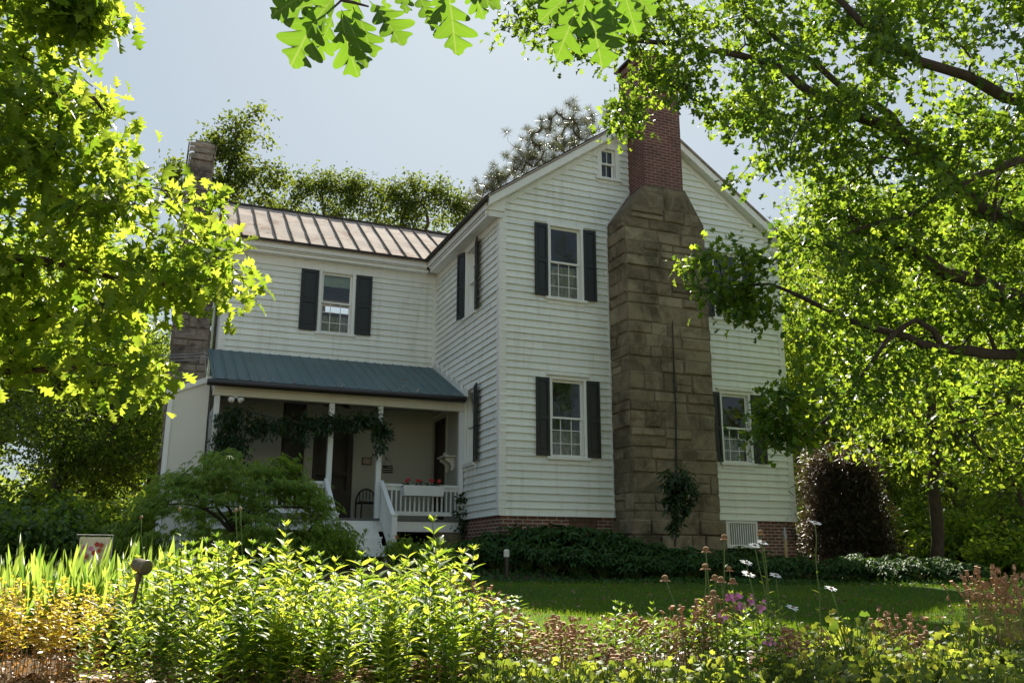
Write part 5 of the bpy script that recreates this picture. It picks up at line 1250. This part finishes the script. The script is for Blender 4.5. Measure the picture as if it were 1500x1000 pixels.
# single tall flower stems
def tall_flower(px, py, d, kind, label, lean=0):
    c = gp(px+lean, d); top = at(px, py, d)-c; t = empty(kind+'_flower', label, 'flower', c, 'tall flower stems before the lawn')
    b = MB(); pts = smooth_path([(0, 0, -.03), (top[0]*.25+.01, top[1]*.25, top[2]*.55), tuple(top)], .08, .003); b.tube(pts, list(np.linspace(.0042, .0028, len(pts))), 5)
    b.build('stem', M['stem'], t, smooth=True)
    P = pts[2:-2:1]; n = len(P)
    if n: a = RNG.uniform(0, 6.28, n); V, Fc = leafset('lance', P, np.stack([np.cos(a), np.sin(a), np.full(n, .7)], 1), np.tile([0, 0, 1.], (n, 1)), RNG.uniform(.025, .055, n)); np_obj('leaves', V, Fc, M['peren'], t)
    if kind == 'bud':
        b = MB(); b.lathe(top, [(.003, -.012), (.008, -.006), (.0095, .002), (.006, .009), (.0, .011)], 10); b.build('head', M['straw'], t, smooth=True)
    elif kind == 'seed':
        b = MB(); b.lathe(top, [(.003, -.010), (.013, -.006), (.017, .0), (.0145, .008), (.008, .013), (.0, .015)], 12); b.build('head', M['tan'], t, smooth=True)
        b = MB()
        for k in range(12):
            a = k*.5236; q = lambda r_, da, dz: (top[0]+r_*math.cos(a+da), top[1]+r_*math.sin(a+da), top[2]+dz)
            b.poly([q(.014, 0, -.006), q(.024, .25, -.012), q(.028, 0, -.018), q(.024, -.25, -.012)])
        b.build('dry_petal', M['bur'], t)
    else:
        b = MB(); b.lathe(top, [(.0, -.01), (.010, -.006), (.012, .002), (.0, .007)], 10); b.build('head', M['tan'] if kind == 'daisy' else M['stem'], t, smooth=True)
        b = MB(); ax = Vector((.05, -.45, 1)).normalized(); u = ax.orthogonal().normalized(); v = ax.cross(u); n = 15
        for k in range(n):
            a = k*2*math.pi/n; dr = u*math.cos(a)+v*math.sin(a); sd_ = ax.cross(dr); o = Vector(top); ln = .036*random.uniform(.85, 1.1); dz = ax*random.uniform(-.006, .004)
            b.poly([o+dr*.009-sd_*.002, o+dr*.028-sd_*.0042+dz*.5, o+dr*ln+dz, o+dr*.028+sd_*.0042+dz*.5, o+dr*.009+sd_*.002])
        b.build('petals', M['petal'], t)
    return t
for px, py, d, lab, ln in ((974, 846, 4.3, 'tan seed head on a leaning stem alone before the dark bed', 25), (1034, 804, 4.6, 'tan seed head left of the tallest seed head', 0), (1061, 786, 4.7, 'tallest tan seed head on a green stem', -8), (1033, 829, 4.4, 'tan seed head just under the one left of the tallest', -12), (1056, 848, 4.4, 'broad tan seed head above the pink flowers', 0), (1047, 845, 4.6, 'pale tan seed head touching the broad one', -6), (1073, 850, 4.5, 'tan seed head right of the broad one', 0), (1114, 779, 4.9, 'small tan seed head beside the upper daisies', 4), (1068, 832, 4.9, 'small brown bud between the tan seed heads', 0), (1045, 868, 4.3, 'lowest tan seed head next to the pink flowers', -4)):
    tall_flower(px, py, d, 'seed', lab, ln)
for px, py, d, lab, ln in ((1096, 840, 4.3, 'large white daisy above the pink flowers', 12), (1105, 798, 4.7, 'white daisy seen edge on left of the upper pair', 14), (1117, 794, 4.8, 'white daisy seen edge on right of the upper pair', 6), (1093, 823, 4.8, 'half hidden white daisy above the large daisy', 8), (1194, 765, 4.7, 'highest white daisy alone on a tall leafy stem', -2), (1136, 842, 4.9, 'small white daisy right of the large daisy', 2), (1217, 861, 4.9, 'small white daisy leaning before the sunlit lawn', 8), (1161, 889, 4.6, 'low white daisy right of the pink flowers', 2)):
    tall_flower(px, py, d, 'daisy', lab, ln)
for i, (px, py, d) in enumerate(((263, 745, 5.0), (352, 745, 4.8), (345, 747, 4.8), (207, 757, 5.2))):
    tall_flower(px, py, d, 'bud', ('thin bare bud stem rising before the left part of the lace maple', 'right of the twin bud stems before the lace maple', 'left of the twin bud stems before the lace maple', 'bud stem rising above the garden spotlight')[i], 5)
for i, (px, py, d) in enumerate(((1071, 871, 4.4), (1083, 872, 4.45), (1100, 879, 4.4), (1114, 891, 4.3), (1086, 890, 4.3), (1058, 905, 4.3), (1125, 940, 4.2))):
    c = gp(px, d); top = at(px, py, d)-c
    t = empty('pink_flower', ('upper left pink flower head', 'pink flower head joined to the upper left one', 'middle pink flower head below the daisies', 'right hand pink flower head', 'pink flower head among the brown seeds', 'faded pink flower low among the seed heads', 'lowest small pink flower right of the cluster')[i], 'flower', c, 'pink flowers in the bed')
    st_ = [(0, 0, top[2], top[0], top[1])]; stems_mb(st_, .004).build('stem', M['stem'], t); vf = stem_leaves(st_, 8, .07, 'lance', 1); np_obj('leaves', *vf, M['peren'], t)
    b = MB()
    for k in range(9):
        o = Vector(top)+Vector(RNG.normal(0, .012, 3))
        for j in range(5):
            a = j*1.2566+k; dr = Vector((math.cos(a), -.25, math.sin(a))).normalized()*.011; pd = Vector((-math.sin(a), 0, math.cos(a)))*.0055
            b.poly([o, o+dr*.7+pd, o+dr*1.1, o+dr*.7-pd])
    b.build('petals', M['pink'], t)

# ------------------------------------------------------------------ grass on the lawn and litter in the bed
def scatter(n, px0, px1, d0, d1):
    px = RNG.uniform(px0, px1, n); d = d0*(d1/d0)**RNG.uniform(0, 1, n); p = CO+(FW*d[:, None])+RT*((px-750)/F*d)[:, None]+UP*((500-823)/F*d)[:, None]
    p[:, 2] = gz(p[:, 0], p[:, 1]); return p, d
P, d = scatter(110000, 600, 1560, 5.6, 17); ok = (P[:, 1] < -2.3) & (P[:, 1] > -11.8); P = P[ok]; n = len(P)
V, Fc = leafset('needle', P+[0, 0, .01], RNG.normal(0, .5, (n, 3))+[0, 0, 1.], RNG.normal(0, 1, (n, 3)), RNG.uniform(.035, .075, n)); V = V.reshape(n, 4, 3); cm = V.mean(1, keepdims=True)
tag(np_obj('lawn_grass', ((V-P[:, None])*np.array([1, 1, 1])+P[:, None]).reshape(-1, 3), Fc, M['grass']), 'short mown grass of the shaded lawn', 'grass', kind='stuff')
P, d = scatter(9000, -200, 1600, 3.2, 7.5); n = len(P)
V, Fc = leafset('oval', P+[0, 0, .015], RNG.normal(0, 1, (n, 3))*[1, 1, .25], RNG.normal(0, .4, (n, 3))+[0, 0, 1.], RNG.uniform(.03, .08, n))
tag(np_obj('leaf_litter', V, Fc, M['litter']), 'brown fallen leaves and mulch under the bed plants', 'leaf litter', kind='stuff')
P, d = scatter(7000, 640, 1500, 14.6, 17.5); n = len(P)
V, Fc = leafset('oval', P+[0, 0, .02], RNG.normal(0, 1, (n, 3))+[0, 0, .6], RNG.normal(0, .6, (n, 3))+[0, 0, 1.], RNG.uniform(.05, .11, n))
tag(np_obj('ground_cover', V, Fc, M['hell']), 'low green ground cover at the front of the foundation bed', 'ground cover', kind='stuff')
P, d = scatter(1500, 600, 1560, 6.5, 17); P = P[(P[:, 1] < -2.4) & (P[:, 1] > -11.5)]; n = len(P)
V, Fc = leafset('oval', P+[0, 0, .05], RNG.normal(0, 1, (n, 3))*[1, 1, .3], RNG.normal(0, .5, (n, 3))+[0, 0, 1.], RNG.uniform(.03, .06, n))
tag(np_obj('fallen_leaves', V, Fc, M['litter']), 'scattered dry leaves lying on the mown lawn', 'fallen leaves', kind='stuff')
